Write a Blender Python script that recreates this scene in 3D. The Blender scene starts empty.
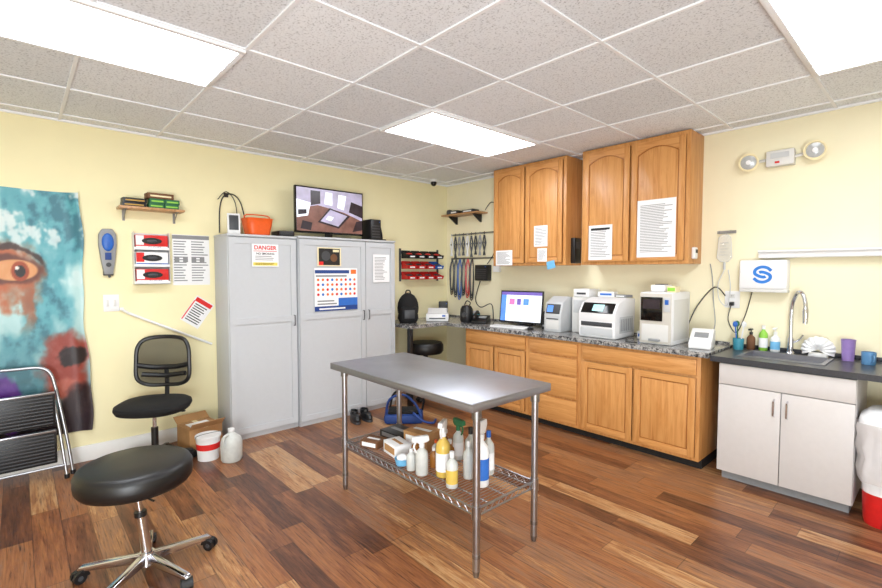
import bpy,bmesh,math,random
from mathutils import Vector,Matrix,noise
random.seed(3)
SC=bpy.context.scene
col=SC.collection
SC.view_settings.view_transform='Standard'
def lin(c):
    c=c/255.0
    return c/12.92 if c<=.04045 else ((c+.055)/1.055)**2.4
def C3(r,g,b,a=1): return (lin(r),lin(g),lin(b),a)
# ---------------------------------------------------------------- materials
def newmat(name):
    m=bpy.data.materials.new(name);m.use_nodes=True
    return m,m.node_tree,m.node_tree.nodes['Principled BSDF']
def mat(name,c,rough=.5,metal=0,emis=0,var=.06,scale=30,bump=0,alpha=1,trans=0):
    m,nt,b=newmat(name)
    b.inputs['Roughness'].default_value=rough
    b.inputs['Metallic'].default_value=metal
    col_=C3(*c)
    geo=nt.nodes.new('ShaderNodeTexCoord')
    n=nt.nodes.new('ShaderNodeTexNoise');n.inputs['Scale'].default_value=scale;n.inputs['Detail'].default_value=3
    nt.links.new(geo.outputs['Object'],n.inputs['Vector'])
    r=nt.nodes.new('ShaderNodeValToRGB')
    r.color_ramp.elements[0].position=.3;r.color_ramp.elements[1].position=.7
    r.color_ramp.elements[0].color=tuple(x*(1-var) for x in col_[:3])+(1,)
    r.color_ramp.elements[1].color=tuple(min(1,x*(1+var)) for x in col_[:3])+(1,)
    nt.links.new(n.outputs['Fac'],r.inputs['Fac']);nt.links.new(r.outputs['Color'],b.inputs['Base Color'])
    if emis:
        nt.links.new(r.outputs['Color'],b.inputs['Emission Color']);b.inputs['Emission Strength'].default_value=emis
    if bump:
        bp=nt.nodes.new('ShaderNodeBump');bp.inputs['Strength'].default_value=bump;bp.inputs['Distance'].default_value=.002
        nt.links.new(n.outputs['Fac'],bp.inputs['Height']);nt.links.new(bp.outputs['Normal'],b.inputs['Normal'])
    if alpha<1: b.inputs['Alpha'].default_value=alpha
    if trans: b.inputs['Transmission Weight'].default_value=trans
    return m
def ramp(nt,stops,interp='LINEAR'):
    r=nt.nodes.new('ShaderNodeValToRGB');cr=r.color_ramp;cr.interpolation=interp
    while len(cr.elements)<len(stops): cr.elements.new(.5)
    for e,(p,c) in zip(cr.elements,stops): e.position=p;e.color=c if len(c)==4 else C3(*c)
    return r
def mathn(nt,op,a,b=None,c=None):
    n=nt.nodes.new('ShaderNodeMath');n.operation=op
    for i,v in enumerate((a,b,c)):
        if v is None: continue
        if isinstance(v,(int,float)): n.inputs[i].default_value=v
        else: nt.links.new(v,n.inputs[i])
    return n.outputs[0]
def mixc(nt,fac,a,b,mode='MIX'):
    n=nt.nodes.new('ShaderNodeMix');n.data_type='RGBA';n.blend_type=mode
    for sock,v in ((n.inputs[0],fac),(n.inputs[6],a),(n.inputs[7],b)):
        if isinstance(v,(int,float,tuple)): sock.default_value=v
        else: nt.links.new(v,sock)
    return n.outputs[2]
def floor_mat():
    m,nt,b=newmat('wood_plank_floor')
    tc=nt.nodes.new('ShaderNodeTexCoord');sp=nt.nodes.new('ShaderNodeSeparateXYZ');nt.links.new(tc.outputs['Object'],sp.inputs[0])
    X,Y=sp.outputs[0],sp.outputs[1]
    ry=mathn(nt,'DIVIDE',Y,.138);row=mathn(nt,'FLOOR',ry)
    wn=nt.nodes.new('ShaderNodeTexWhiteNoise');wn.noise_dimensions='1D';nt.links.new(row,wn.inputs['W'])
    rx=mathn(nt,'ADD',mathn(nt,'DIVIDE',X,.95),mathn(nt,'MULTIPLY',wn.outputs['Value'],7.3));cid=mathn(nt,'FLOOR',rx)
    cb=nt.nodes.new('ShaderNodeCombineXYZ');nt.links.new(row,cb.inputs[0]);nt.links.new(cid,cb.inputs[1])
    w2=nt.nodes.new('ShaderNodeTexWhiteNoise');w2.noise_dimensions='3D';nt.links.new(cb.outputs[0],w2.inputs['Vector'])
    base=ramp(nt,[(0,(84,52,36)),(.18,(112,70,46)),(.36,(146,94,60)),(.5,(162,108,66)),(.64,(146,108,82)),(.76,(170,118,74)),(.9,(200,158,112)),(1,(180,146,114))])
    cg=nt.nodes.new('ShaderNodeCombineXYZ')
    nt.links.new(mathn(nt,'ADD',mathn(nt,'MULTIPLY',X,1.7),mathn(nt,'MULTIPLY',w2.outputs['Value'],31.)),cg.inputs[0])
    nt.links.new(mathn(nt,'MULTIPLY',Y,14.),cg.inputs[1]);nt.links.new(mathn(nt,'MULTIPLY',row,3.7),cg.inputs[2])
    n1=nt.nodes.new('ShaderNodeTexNoise');n1.inputs['Scale'].default_value=1.3;n1.inputs['Detail'].default_value=10;n1.inputs['Roughness'].default_value=.72;n1.inputs['Distortion'].default_value=.35
    nt.links.new(cg.outputs[0],n1.inputs['Vector'])
    fac=mathn(nt,'ADD',mathn(nt,'MULTIPLY',w2.outputs['Value'],.8),mathn(nt,'MULTIPLY',mathn(nt,'SUBTRACT',n1.outputs['Fac'],.5),1.3))
    fac=mathn(nt,'ADD',fac,.1)
    nt.links.new(fac,base.inputs['Fac'])
    g=ramp(nt,[(.28,(96,78,68)),(.42,(220,210,203)),(.7,(255,252,248))])
    cg2=nt.nodes.new('ShaderNodeMapping');cg2.inputs['Scale'].default_value=(4,80,1);nt.links.new(tc.outputs['Object'],cg2.inputs[0])
    n2=nt.nodes.new('ShaderNodeTexNoise');n2.inputs['Scale'].default_value=1.5;n2.inputs['Detail'].default_value=7;n2.inputs['Distortion'].default_value=.6
    nt.links.new(cg2.outputs[0],n2.inputs['Vector']);nt.links.new(n2.outputs['Fac'],g.inputs['Fac'])
    c=mixc(nt,.9,base.outputs[0],g.outputs[0],'MULTIPLY')
    fy=mathn(nt,'FRACT',ry);fx=mathn(nt,'FRACT',rx)
    gap=mathn(nt,'MAXIMUM',mathn(nt,'LESS_THAN',fy,.028),mathn(nt,'LESS_THAN',fx,.004))
    c=mixc(nt,mathn(nt,'MULTIPLY',gap,.6),c,C3(48,28,18))
    nt.links.new(c,b.inputs['Base Color']);b.inputs['Roughness'].default_value=.33
    bp=nt.nodes.new('ShaderNodeBump');bp.inputs['Strength'].default_value=.12;bp.inputs['Distance'].default_value=.002
    nt.links.new(n2.outputs['Fac'],bp.inputs['Height']);nt.links.new(bp.outputs[0],b.inputs['Normal'])
    return m
def wood_mat(name,sc,c1=(184,120,60),c2=(212,154,92),rough=.38):
    m,nt,b=newmat(name)
    tc=nt.nodes.new('ShaderNodeTexCoord');mp=nt.nodes.new('ShaderNodeMapping');mp.inputs['Scale'].default_value=sc
    nt.links.new(tc.outputs['Object'],mp.inputs[0])
    n=nt.nodes.new('ShaderNodeTexNoise');n.inputs['Scale'].default_value=1.3;n.inputs['Detail'].default_value=8;n.inputs['Roughness'].default_value=.62;n.inputs['Distortion'].default_value=1.0
    nt.links.new(mp.outputs[0],n.inputs['Vector'])
    r=ramp(nt,[(.3,c1),(.45,tuple(int(.4*a+.6*b_) for a,b_ in zip(c1,c2))),(.6,c2),(.75,tuple(int(.3*a+.7*b_) for a,b_ in zip(c1,c2)))])
    nt.links.new(n.outputs['Fac'],r.inputs['Fac']);nt.links.new(r.outputs[0],b.inputs['Base Color']);b.inputs['Roughness'].default_value=rough
    return m
def granite_mat():
    m,nt,b=newmat('speckled_granite')
    tc=nt.nodes.new('ShaderNodeTexCoord')
    n=nt.nodes.new('ShaderNodeTexNoise');n.inputs['Scale'].default_value=38;n.inputs['Detail'].default_value=5;n.inputs['Roughness'].default_value=.75
    nt.links.new(tc.outputs['Object'],n.inputs['Vector'])
    r=ramp(nt,[(.36,(30,30,34)),(.45,(88,88,90)),(.52,(140,138,136)),(.6,(190,188,184)),(.7,(74,72,72))])
    nt.links.new(n.outputs['Fac'],r.inputs['Fac']);nt.links.new(r.outputs[0],b.inputs['Base Color']);b.inputs['Roughness'].default_value=.18
    return m
def tile_mat():
    m,nt,b=newmat('fissured_ceiling_tile')
    tc=nt.nodes.new('ShaderNodeTexCoord')
    n=nt.nodes.new('ShaderNodeTexNoise');n.inputs['Scale'].default_value=95;n.inputs['Detail'].default_value=3;n.inputs['Roughness'].default_value=.6
    nt.links.new(tc.outputs['Object'],n.inputs['Vector'])
    r=ramp(nt,[(.33,(186,190,196)),(.41,(226,230,236)),(.5,(240,244,250)),(.8,(243,247,252))])
    nt.links.new(n.outputs['Fac'],r.inputs['Fac'])
    sp=nt.nodes.new('ShaderNodeVectorMath');sp.operation='MULTIPLY_ADD';sp.inputs[1].default_value=(1/.66,1/.66,0);sp.inputs[2].default_value=(-1.5/.66+20,3.49/.66+20,.5)
    nt.links.new(tc.outputs['Object'],sp.inputs[0])
    fl=nt.nodes.new('ShaderNodeVectorMath');fl.operation='FLOOR';nt.links.new(sp.outputs[0],fl.inputs[0])
    wn=nt.nodes.new('ShaderNodeTexWhiteNoise');nt.links.new(fl.outputs[0],wn.inputs['Vector'])
    tone=ramp(nt,[(0,(236,236,236)),(1,(255,255,255))]);nt.links.new(wn.outputs['Value'],tone.inputs['Fac'])
    c=mixc(nt,1.0,r.outputs[0],tone.outputs[0],'MULTIPLY')
    nt.links.new(c,b.inputs['Base Color']);b.inputs['Roughness'].default_value=.95
    bp=nt.nodes.new('ShaderNodeBump');bp.inputs['Strength'].default_value=.12;bp.inputs['Distance'].default_value=.002
    nt.links.new(n.outputs['Fac'],bp.inputs['Height']);nt.links.new(bp.outputs[0],b.inputs['Normal'])
    return m
def steel_mat():
    m,nt,b=newmat('brushed_stainless')
    tc=nt.nodes.new('ShaderNodeTexCoord');mp=nt.nodes.new('ShaderNodeMapping');mp.inputs['Scale'].default_value=(3,3,3);nt.links.new(tc.outputs['Object'],mp.inputs[0])
    n=nt.nodes.new('ShaderNodeTexNoise');n.inputs['Scale'].default_value=2;n.inputs['Detail'].default_value=2;nt.links.new(mp.outputs[0],n.inputs['Vector'])
    r=ramp(nt,[(.3,(0.36,.36,.36,1)),(.7,(.46,.46,.46,1))]);nt.links.new(n.outputs['Fac'],r.inputs['Fac']);nt.links.new(r.outputs[0],b.inputs['Roughness'])
    b.inputs['Base Color'].default_value=C3(156,157,164);b.inputs['Metallic'].default_value=.9
    return m
WALL=mat('yellow_wall_paint',(240,231,188),.75,var=.012,scale=6)
WALLR=mat('cream_wall_paint',(239,231,200),.75,var=.012,scale=6)
FLOOR=floor_mat();TILE=tile_mat();GRAN=granite_mat();STEEL=steel_mat()
GRID=mat('ceiling_grid_white',(238,240,244),.5,var=.01)
LAMP=mat('light_diffuser',(244,249,255),.5,emis=13.6,var=0)
OAK=wood_mat('honey_oak_vertical',(22,22,1.6));OAKH=wood_mat('honey_oak_horizontal',(1.6,22,22))
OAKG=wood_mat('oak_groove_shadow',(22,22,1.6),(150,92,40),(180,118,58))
PINE=wood_mat('shelf_wood',(2,18,18),(150,100,60),(196,150,104))
WHITE=mat('white_plastic',(232,232,233),.35,var=.01);OFFW=mat('offwhite_plastic',(214,213,210),.4,var=.01);BEIGE=mat('beige_grey_plastic',(200,195,186),.4,var=.01)
TRIM=mat('white_trim',(230,229,226),.45,var=.01)
LOCK=mat('grey_locker_paint',(190,193,197),.45,var=.012);LOCKD=mat('locker_gap',(90,92,94),.6)
SINKC=mat('greige_laminate',(206,201,199),.45,var=.015)
DARKTOP=mat('dark_laminate_top',(58,60,66),.3,var=.2,scale=160)
BLK=mat('black_plastic',(22,22,24),.4);BLKG=mat('black_gloss',(10,10,12),.12);VINYL=mat('black_vinyl',(16,15,16),.42,bump=.15,scale=200)
FAB=mat('black_fabric',(20,20,22),.9,bump=.3,scale=300);MESHM=mat('black_mesh_weave',(18,18,20),.8,alpha=.7)
CHROME=mat('chrome',(205,205,210),.14,1,var=.01);ALU=mat('aluminium_tube',(172,173,178),.32,1,var=.02);DSTEEL=mat('dull_steel',(150,150,150),.4,1)
GREY=mat('grey_plastic',(140,142,145),.45);LGREY=mat('light_grey_plastic',(194,196,198),.4,var=.01);DGREY=mat('dark_grey_plastic',(62,64,68),.45)
RED=mat('red_plastic',(205,32,30),.35);ORANGE=mat('orange_plastic',(228,92,30),.4);BLUE=mat('blue_plastic',(36,96,184),.4);LBLUE=mat('light_blue',(110,178,220),.5)
NAVY=mat('navy_print',(28,62,130),.6);TEAL=mat('teal_plastic',(60,140,160),.4);GREEN=mat('green_card',(40,104,64),.6);LGREEN=mat('lime_green',(140,200,70),.4)
YEL=mat('yellow_liquid',(208,176,84),.25);YELP=mat('yellow_print',(238,214,100),.6);PURP=mat('purple_plastic',(150,124,186),.3)
PAPER=mat('white_paper',(236,236,237),.8,var=.01);INK=mat('black_ink',(30,30,32),.8);INKG=mat('grey_ink',(140,140,142),.8);REDINK=mat('red_ink',(214,34,30),.7);ORINK=mat('orange_ink',(234,110,34),.7)
CARD=mat('cardboard',(178,134,88),.85,scale=12);CREAM=mat('cream_print',(236,222,180),.7);GOLD=mat('gold_print',(180,140,60),.5)
JUG=mat('translucent_jug',(214,216,212),.3,trans=.2);CLEAR=mat('clear_plastic',(236,240,244),.06,alpha=.24,var=0);LABELB=mat('blue_label',(44,104,190),.6);BRB=mat('bright_blue_print',(34,120,208),.5)
LINER=mat('translucent_bin_liner',(236,232,232),.25,alpha=.6,var=.04,scale=14)
LENS=mat('lamp_lens',(170,172,172),.15,var=.08,scale=60)
RUB=mat('toe_kick_black',(24,22,22),.7);BROWN=mat('brown_item',(110,72,44),.7);CUPB=mat('blue_cup',(92,140,184),.35);AMB=mat('amber_liquid',(150,96,40),.25)
def scr(n,c,e=.45,var=.1,scale=9): 
    m=mat(n,c,.25,emis=e,var=var,scale=scale);return m
SCRB=scr('screen_blue',(90,140,225));SCRW=scr('screen_white',(235,240,250),.55,.02);SCRP=scr('screen_purple',(110,92,170));SCRL=scr('screen_lavender',(170,164,190),.4,.2)
SCRD=scr('screen_dark',(44,36,44),.3,.3);SCRT=scr('screen_teal',(130,190,190));SCRF=scr('screen_brown',(120,84,76),.3,.3);SCRM=scr('screen_pink',(226,120,180))
# ---------------------------------------------------------------- mesh builder
_tc={}
def txtmesh(s,size,bold=0):
    k=(s,size,bold)
    if k not in _tc:
        cu=bpy.data.curves.new('t','FONT');cu.body=s;cu.size=size;cu.align_x='CENTER';cu.align_y='CENTER';cu.resolution_u=3;cu.offset=bold
        ob=bpy.data.objects.new('t',cu);col.objects.link(ob)
        bpy.context.view_layer.update()
        dg=bpy.context.evaluated_depsgraph_get()
        me=bpy.data.meshes.new_from_object(ob.evaluated_get(dg))
        bpy.data.objects.remove(ob);bpy.data.curves.remove(cu);_tc[k]=me
    return _tc[k]
class M:
    def __init__(s): s.bm=bmesh.new();s.mats=[]
    def mi(s,m):
        if m not in s.mats: s.mats.append(m)
        return s.mats.index(m)
    def merge(s,t,m,mx=None):
        if mx is not None: bmesh.ops.transform(t,matrix=mx,verts=t.verts)
        i=s.mi(m)
        for f in t.faces: f.material_index=i
        me=bpy.data.meshes.new('tmp');t.to_mesh(me);t.free();s.bm.from_mesh(me);bpy.data.meshes.remove(me);return s
    def box(s,x0,x1,y0,y1,z0,z1,m,b=0,mx=None,seg=2):
        t=bmesh.new();bmesh.ops.create_cube(t,size=1)
        for v in t.verts: v.co=Vector(((x0+x1)/2+v.co.x*(x1-x0),(y0+y1)/2+v.co.y*(y1-y0),(z0+z1)/2+v.co.z*(z1-z0)))
        if b: bmesh.ops.bevel(t,geom=t.edges[:],offset=b,segments=seg,affect='EDGES',profile=.5)
        return s.merge(t,m,mx)
    def cyl(s,p0,p1,r,m,r1=None,n=24,mx=None):
        p0=Vector(p0);p1=Vector(p1);d=p1-p0;t=bmesh.new()
        bmesh.ops.create_cone(t,cap_ends=True,segments=n,radius1=r,radius2=r if r1 is None else r1,depth=d.length)
        R=d.to_track_quat('Z','Y').to_matrix().to_4x4();R.translation=(p0+p1)/2
        bmesh.ops.transform(t,matrix=R,verts=t.verts)
        return s.merge(t,m,mx)
    def lathe(s,pr,m,c=(0,0,0),n=32,sx=1,sy=1,mx=None,e=1.0,wob=0):
        t=bmesh.new();rings=[]
        for j,(r,z) in enumerate(pr):
            ring=[]
            for k in range(n):
                a=2*math.pi*k/n;ca,sa=math.cos(a),math.sin(a)
                rr=r*(1+wob*noise.noise(Vector((ca*3,sa*3,z*9))))
                if e!=1.0: ca=math.copysign(abs(ca)**e,ca);sa=math.copysign(abs(sa)**e,sa)
                ring.append(t.verts.new((c[0]+rr*sx*ca,c[1]+rr*sy*sa,c[2]+z)))
            rings.append(ring)
        for a,b in zip(rings,rings[1:]):
            for k in range(n): t.faces.new((a[k],a[(k+1)%n],b[(k+1)%n],b[k]))
        if pr[0][0]>1e-5 and not wob: t.faces.new(rings[0][::-1])
        if pr[-1][0]>1e-5 and not wob: t.faces.new(rings[-1])
        bmesh.ops.remove_doubles(t,verts=t.verts,dist=1e-6)
        bmesh.ops.recalc_face_normals(t,faces=t.faces)
        return s.merge(t,m,mx)
    def tube(s,pts,r,m,n=8,smooth=0,closed=False,mx=None):
        P=[Vector(p) for p in pts]
        if smooth:
            Q=[];L=len(P)
            rng=range(L) if closed else range(L-1)
            for i in rng:
                p0=P[i-1] if (i>0 or closed) else P[i];p1=P[i];p2=P[(i+1)%L];p3=P[(i+2)%L] if (closed or i+2<L) else p2
                for k in range(smooth):
                    u=k/smooth
                    Q.append(.5*((2*p1)+(p2-p0)*u+(2*p0-5*p1+4*p2-p3)*u*u+(3*p1-p0-3*p2+p3)*u**3))
            if not closed: Q.append(P[-1])
            P=Q
        t=bmesh.new();rings=[];L=len(P);nrm=None
        for i in range(L):
            a=P[i-1] if (i>0 or closed) else P[i];b=P[(i+1)%L] if (i+1<L or closed) else P[i]
            tg=(b-a).normalized()
            if nrm is None:
                nrm=tg.orthogonal().normalized()
            else:
                nrm=(nrm-tg*nrm.dot(tg));nrm=nrm.normalized() if nrm.length>1e-6 else tg.orthogonal().normalized()
            bi=tg.cross(nrm)
            rings.append([t.verts.new(P[i]+r*(math.cos(2*math.pi*k/n)*nrm+math.sin(2*math.pi*k/n)*bi)) for k in range(n)])
        pr=list(zip(rings,rings[1:]))+([(rings[-1],rings[0])] if closed else [])
        for a,b in pr:
            for k in range(n): t.faces.new((a[k],a[(k+1)%n],b[(k+1)%n],b[k]))
        if not closed: t.faces.new(rings[0][::-1]);t.faces.new(rings[-1])
        bmesh.ops.recalc_face_normals(t,faces=t.faces)
        return s.merge(t,m,mx)
    def prism(s,pts,ax,a,b,m,bev=0,mx=None):
        t=bmesh.new()
        def mk(p,c): return {'x':(c,p[0],p[1]),'y':(p[0],c,p[1]),'z':(p[0],p[1],c)}[ax]
        A=[t.verts.new(mk(p,a)) for p in pts];B=[t.verts.new(mk(p,b)) for p in pts];n=len(pts)
        t.faces.new(A);t.faces.new(B[::-1])
        for k in range(n): t.faces.new((A[k],B[k],B[(k+1)%n],A[(k+1)%n]))
        bmesh.ops.recalc_face_normals(t,faces=t.faces)
        if bev: bmesh.ops.bevel(t,geom=t.edges[:],offset=bev,segments=2,affect='EDGES',profile=.5)
        return s.merge(t,m,mx)
    def sph(s,c,r,m,n=20,mx=None):
        if not isinstance(r,(tuple,list)): r=(r,r,r)
        t=bmesh.new();bmesh.ops.create_uvsphere(t,u_segments=n,v_segments=n//2,radius=1)
        for v in t.verts: v.co=Vector((c[0]+v.co.x*r[0],c[1]+v.co.y*r[1],c[2]+v.co.z*r[2]))
        return s.merge(t,m,mx)
    def text(s,st,size,m,mx,bold=0):
        t=bmesh.new();t.from_mesh(txtmesh(st,size,bold));return s.merge(t,m,mx)
    def done(s,name):
        for f in s.bm.faces: f.smooth=True
        for e in s.bm.edges:
            if len(e.link_faces)==2 and e.calc_face_angle(0)>.65: e.smooth=False
        me=bpy.data.meshes.new(name);s.bm.to_mesh(me);s.bm.free()
        for m in s.mats: me.materials.append(m)
        return me
def rz(d): return Matrix.Rotation(math.radians(d),4,'Z')
def T(x,y,z): return Matrix.Translation((x,y,z))
def thing(name,label,cat,m=None,loc=(0,0,0),rot=0,group=None,mx=None):
    o=bpy.data.objects.new(name,m.done(name) if m else None);col.objects.link(o)
    if mx is not None: o.matrix_world=mx
    else: o.location=loc;o.rotation_euler=(0,0,math.radians(rot)) if not isinstance(rot,tuple) else rot
    o['label']=label;o['category']=cat
    if group: o['group']=group
    return o
def part(name,m,par,loc=(0,0,0),rot=(0,0,0),label=None):
    o=bpy.data.objects.new(name,m.done(name) if m else None);col.objects.link(o);o.parent=par;o.location=loc
    o.rotation_euler=rot
    if label:o['label']=label
    return o
def struct(name,m):
    o=bpy.data.objects.new(name,m.done(name));col.objects.link(o);o['kind']='structure';return o
# flat sheet drawing frame: local x right, y up, z out of the surface
def LW(x,y,z,roll=0):
    return T(x,y,z)@Matrix(((0,0,1,0),(1,0,0,0),(0,1,0,0),(0,0,0,1)))@Matrix.Rotation(math.radians(roll),4,'Z')
def RW(x,y,z,roll=0):
    return T(x,y,z)@Matrix(((1,0,0,0),(0,0,-1,0),(0,1,0,0),(0,0,0,1)))@Matrix.Rotation(math.radians(roll),4,'Z')
class Sheet(M):
    def __init__(s,w,h,m=PAPER,t=.0015):
        super().__init__();s.t=t;s.w=w;s.h=h;s.box(-w/2,w/2,-h/2,h/2,0,t,m)
    def rect(s,x0,x1,y0,y1,m,l=1):
        s.box(x0,x1,y0,y1,s.t*.5,s.t+.0006*l,m);return s
    def disc(s,x,y,r,m,l=1):
        s.cyl((x,y,s.t*.5),(x,y,s.t+.0006*l),r,m,n=20);return s
    def wr(s,st,x,y,size,m,l=2,bold=0):
        s.text(st,size,m,T(x,y,s.t+.0007*l),bold);return s
    def lines(s,x0,x1,y0,y1,n,m=INKG,jit=.3):
        for k in range(n):
            y=y1-(k+.5)*(y1-y0)/n;hh=(y1-y0)/n*.2
            s.rect(x0,x1-(x1-x0)*random.random()*jit,y-hh,y+hh,m)
        return s
# ================================================================= ROOM
X1,Y1,ZC=7.0,-6.8,2.74
struct('floor',M().box(0,X1,Y1,0,-.05,0,FLOOR))
struct('wall_left',M().box(-.1,0,Y1,0,0,ZC,WALL))
struct('wall_right',M().box(-.1,X1,0,.1,0,ZC,WALLR))
struct('wall_back',M().box(-.1,X1,Y1-.1,Y1,0,ZC,WALLR))
struct('wall_side',M().box(X1,X1+.1,Y1-.1,.1,0,ZC,WALLR))
cm=M();cm.box(-.1,X1+.1,Y1-.1,.1,ZC,ZC+.05,TILE)
gx=[1.5+.66*k for k in range(-2,9)];gy=[-3.49+.66*k for k in range(-5,6)]
for x in gx:
    if 0<x<X1: cm.box(x-.009,x+.009,Y1,0,ZC-.008,ZC+.001,GRID)
for y in gy:
    if Y1<y<0: cm.box(0,X1,y-.009,y+.009,ZC-.0085,ZC+.001,GRID)
cm.box(0,.022,Y1,0,ZC-.016,ZC,GRID);cm.box(0,X1,-.022,0,ZC-.016,ZC,GRID)
struct('ceiling',cm)
def bb(name,x0,x1,y0,y1,z0=0,z1=.13,mm=TRIM):
    m=M();m.box(x0,x1,y0,y1,z0,z1,mm,.003);struct(name,m)
bb('baseboard_left',0,.016,Y1,0);bb('baseboard_right',0,X1,-.016,0)
for k,(cx,cy) in enumerate([(1.83,-4.15),(1.83,-1.51),(4.47,-1.51),(4.47,-4.15)]):
    o=thing('ceiling_light','rectangular recessed fluorescent ceiling panel, glowing white','ceiling light',None,(cx,cy,ZC-.012),group='recessed ceiling light panels')
    m=M()
    for a in ((-.33,-.3,-.66,.66),(.3,.33,-.66,.66)): m.box(*a,-.012,.011,GRID,.003)
    for a in ((-.3,.3,-.66,-.63),(-.3,.3,.63,.66)): m.box(*a,-.012,.011,GRID,.003)
    part('frame',m,o);part('diffuser',M().box(-.3,.3,-.63,.63,-.006,.01,LAMP),o)
# ================================================================= LEFT WALL
def painting():
    W,H=.92,1.92;nx,nz=130,250
    bm=bmesh.new();lay=bm.loops.layers.float_color.new('paint');vs=[];cols=[]
    def fb(x,y,s): return noise.fractal(Vector((x*s,y*s,1.3)),.9,2.,4)
    def mix(a,b,t):
        t=max(0,min(1,t));return [a[i]*(1-t)+b[i]*t for i in range(3)]
    def ss(a,b,x):
        t=max(0,min(1,(x-a)/(b-a)));return t*t*(3-2*t)
    def paint(u,v):
        n=fb(u,v*.7,.018);n2=fb(u+50,v,.04);n3=fb(u,v+90,.11)
        c=mix((84,158,170),(172,208,208),ss(-.1,.35,n+.2*n2))
        c=mix(c,(50,104,120),ss(.1,.45,-n-.3*n3)*.8)
        c=mix(c,(216,224,222),ss(.1,.4,n2)*ss(330,210,v)*.9)
        c=mix(c,(66,104,112),ss(300,380,v)*.55)
        d=math.hypot((u-2)/44,(v-270)/36)+.35*n2
        c=mix(c,(172,92,54),ss(1.0,.55,d))
        d=math.hypot((u-8)/34,(v-268)/17)+.2*n2
        c=mix(c,(92,44,30),ss(1.0,.75,d))
        d=math.hypot((u-10)/25,(v-268)/10)
        c=mix(c,(206,144,92),ss(1.05,.9,d))
        d=math.hypot((u-16),(v-269))
        c=mix(c,(150,60,24),ss(10,8.5,d)); c=mix(c,(20,12,12),ss(6,5,d)); c=mix(c,(240,230,220),ss(2.2,1.4,math.hypot(u-13,v-266)))
        c=mix(c,(48,26,22),ss(4,1.5,abs(v-(246+.012*(u-5)**2))+2*n3)*ss(46,38,u)*.85)
        c=mix(c,(160,84,50),ss(14,5,abs(u-24-10*n2)+6*n3)*ss(280,290,v)*ss(335,305,v)*.8)
        d=math.hypot((u-62)/36,(v-358)/32)+.35*n2
        c=mix(c,(140,56,44),ss(1.05,.6,d))
        d=math.hypot((u-68)/20,(v-352)/11)+.25*n3
        c=mix(c,(30,14,16),ss(1.05,.7,d))
        d=math.hypot((u-56)/26,(v-384)/12)+.3*n2
        c=mix(c,(172,90,74),ss(1.05,.6,d))
        d=math.hypot((u-80)/34,(v-418)/36)+.3*n2
        c=mix(c,(38,20,22),ss(1.1,.75,d)*.95)
        c=mix(c,(36,20,28),ss(400,418,v+12*n2)*.9)
        d=math.hypot((u+2)/26,(v-392)/26)+.3*n2
        c=mix(c,(84,36,126),ss(1.0,.8,d))
        return mix(c,(255,255,255),.1*max(0,n3))
    for j in range(nz+1):
        row=[]
        for i in range(nx+1):
            z=H*j/nz;y=-W+W*i/nx+.035*(1-j/nz)+(.012*math.sin(z*5)+.006*math.sin(z*13))*(i/nx)**4
            curl=.004+.035*math.exp(-((i/nx-1)/.06)**2)*(1+.3*math.sin(z*4))+.004*(1+math.sin(z*3))
            row.append(bm.verts.new((curl,y,z+.006*math.sin(i/nx*6)*(j/nz)**8)))
            u=82+y/.0055;v=428-z/.00815
            cols.append(paint(u,v))
        vs.append(row)
    for j in range(nz):
        for i in range(nx):
            f=bm.faces.new((vs[j][i],vs[j][i+1],vs[j+1][i+1],vs[j+1][i]));f.smooth=True
            for l,(a,b) in zip(f.loops,((j,i),(j,i+1),(j+1,i+1),(j+1,i))):
                c=cols[a*(nx+1)+b];l[lay]=C3(*[max(0,min(255,q)) for q in c])
    me=bpy.data.meshes.new('painted_banner');bm.to_mesh(me);bm.free()
    m,nt,b=newmat('banner_paint');at=nt.nodes.new('ShaderNodeAttribute');at.attribute_name='paint';nt.links.new(at.outputs['Color'],b.inputs['Base Color']);b.inputs['Roughness'].default_value=.45
    me.materials.append(m)
    o=bpy.data.objects.new('painted_banner',me);col.objects.link(o);o.location=(0.0,-4.05,.26)
    o['label']='tall canvas painting of a face in teal and rust';o['category']='painting'
painting()
o=thing('folding_step_stool','folded black step stool with curved silver tube frame, leaning on wall','step stool',None,(.2,-4.36,0))
fr=M()
def yz(y,z,x=None): return (x if x is not None else .03-.14*z,y,z)
fr.tube([yz(.2,.01),yz(.17,.3),yz(.12,.66),yz(.09,.78),yz(.03,.825),yz(-.1,.83),yz(-.3,.83),yz(-.4,.78),yz(-.42,.66),yz(-.45,.3),yz(-.48,.01)],.012,ALU,n=10,smooth=4)
fr.tube([(.10,.16,.01),(.04,.13,.35),(-.02,.1,.6)],.011,ALU,n=10);fr.tube([(.10,-.44,.01),(.04,-.41,.35),(-.02,-.38,.6)],.011,ALU,n=10)
fr.tube([(.09,.155,.1),(.09,-.435,.1)],.009,ALU);part('frame',fr,o)
for z0,h,xx in ((.40,.25,.03),(.12,.25,.055)):
    t=M();t.box(xx-.012,xx+.012,-.4,.11,z0,z0+h,BLK,.006)
    for k in range(9): t.box(xx+.010,xx+.016,-.385,.095,z0+.018+k*(h-.03)/9,z0+.026+k*(h-.03)/9,DGREY)
    t.box(xx-.014,xx+.02,-.4,.11,z0+h-.012,z0+h+.004,ALU,.003)
    part('step',t,o)
for y,x in ((.2,.03),(-.48,.03),(.16,.1),(-.44,.1)):
    t=M();t.cyl((x,y,0),(x,y,.03),.017,BLK);part('rubber_foot',t,o)
m=M();m.prism([(-.045,-.1),(-.03,-.19),(.03,-.19),(.045,-.1),(.062,.05),(.06,.14),(.035,.185),(-.035,.185),(-.06,.14),(-.062,.05)],'x',0,.05,GREY,.008)
m.sph((.05,0,.075),(.016,.042,.075),BLUE);m.box(.045,.056,-.022,.022,-.07,-.01,NAVY,.004)
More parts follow.
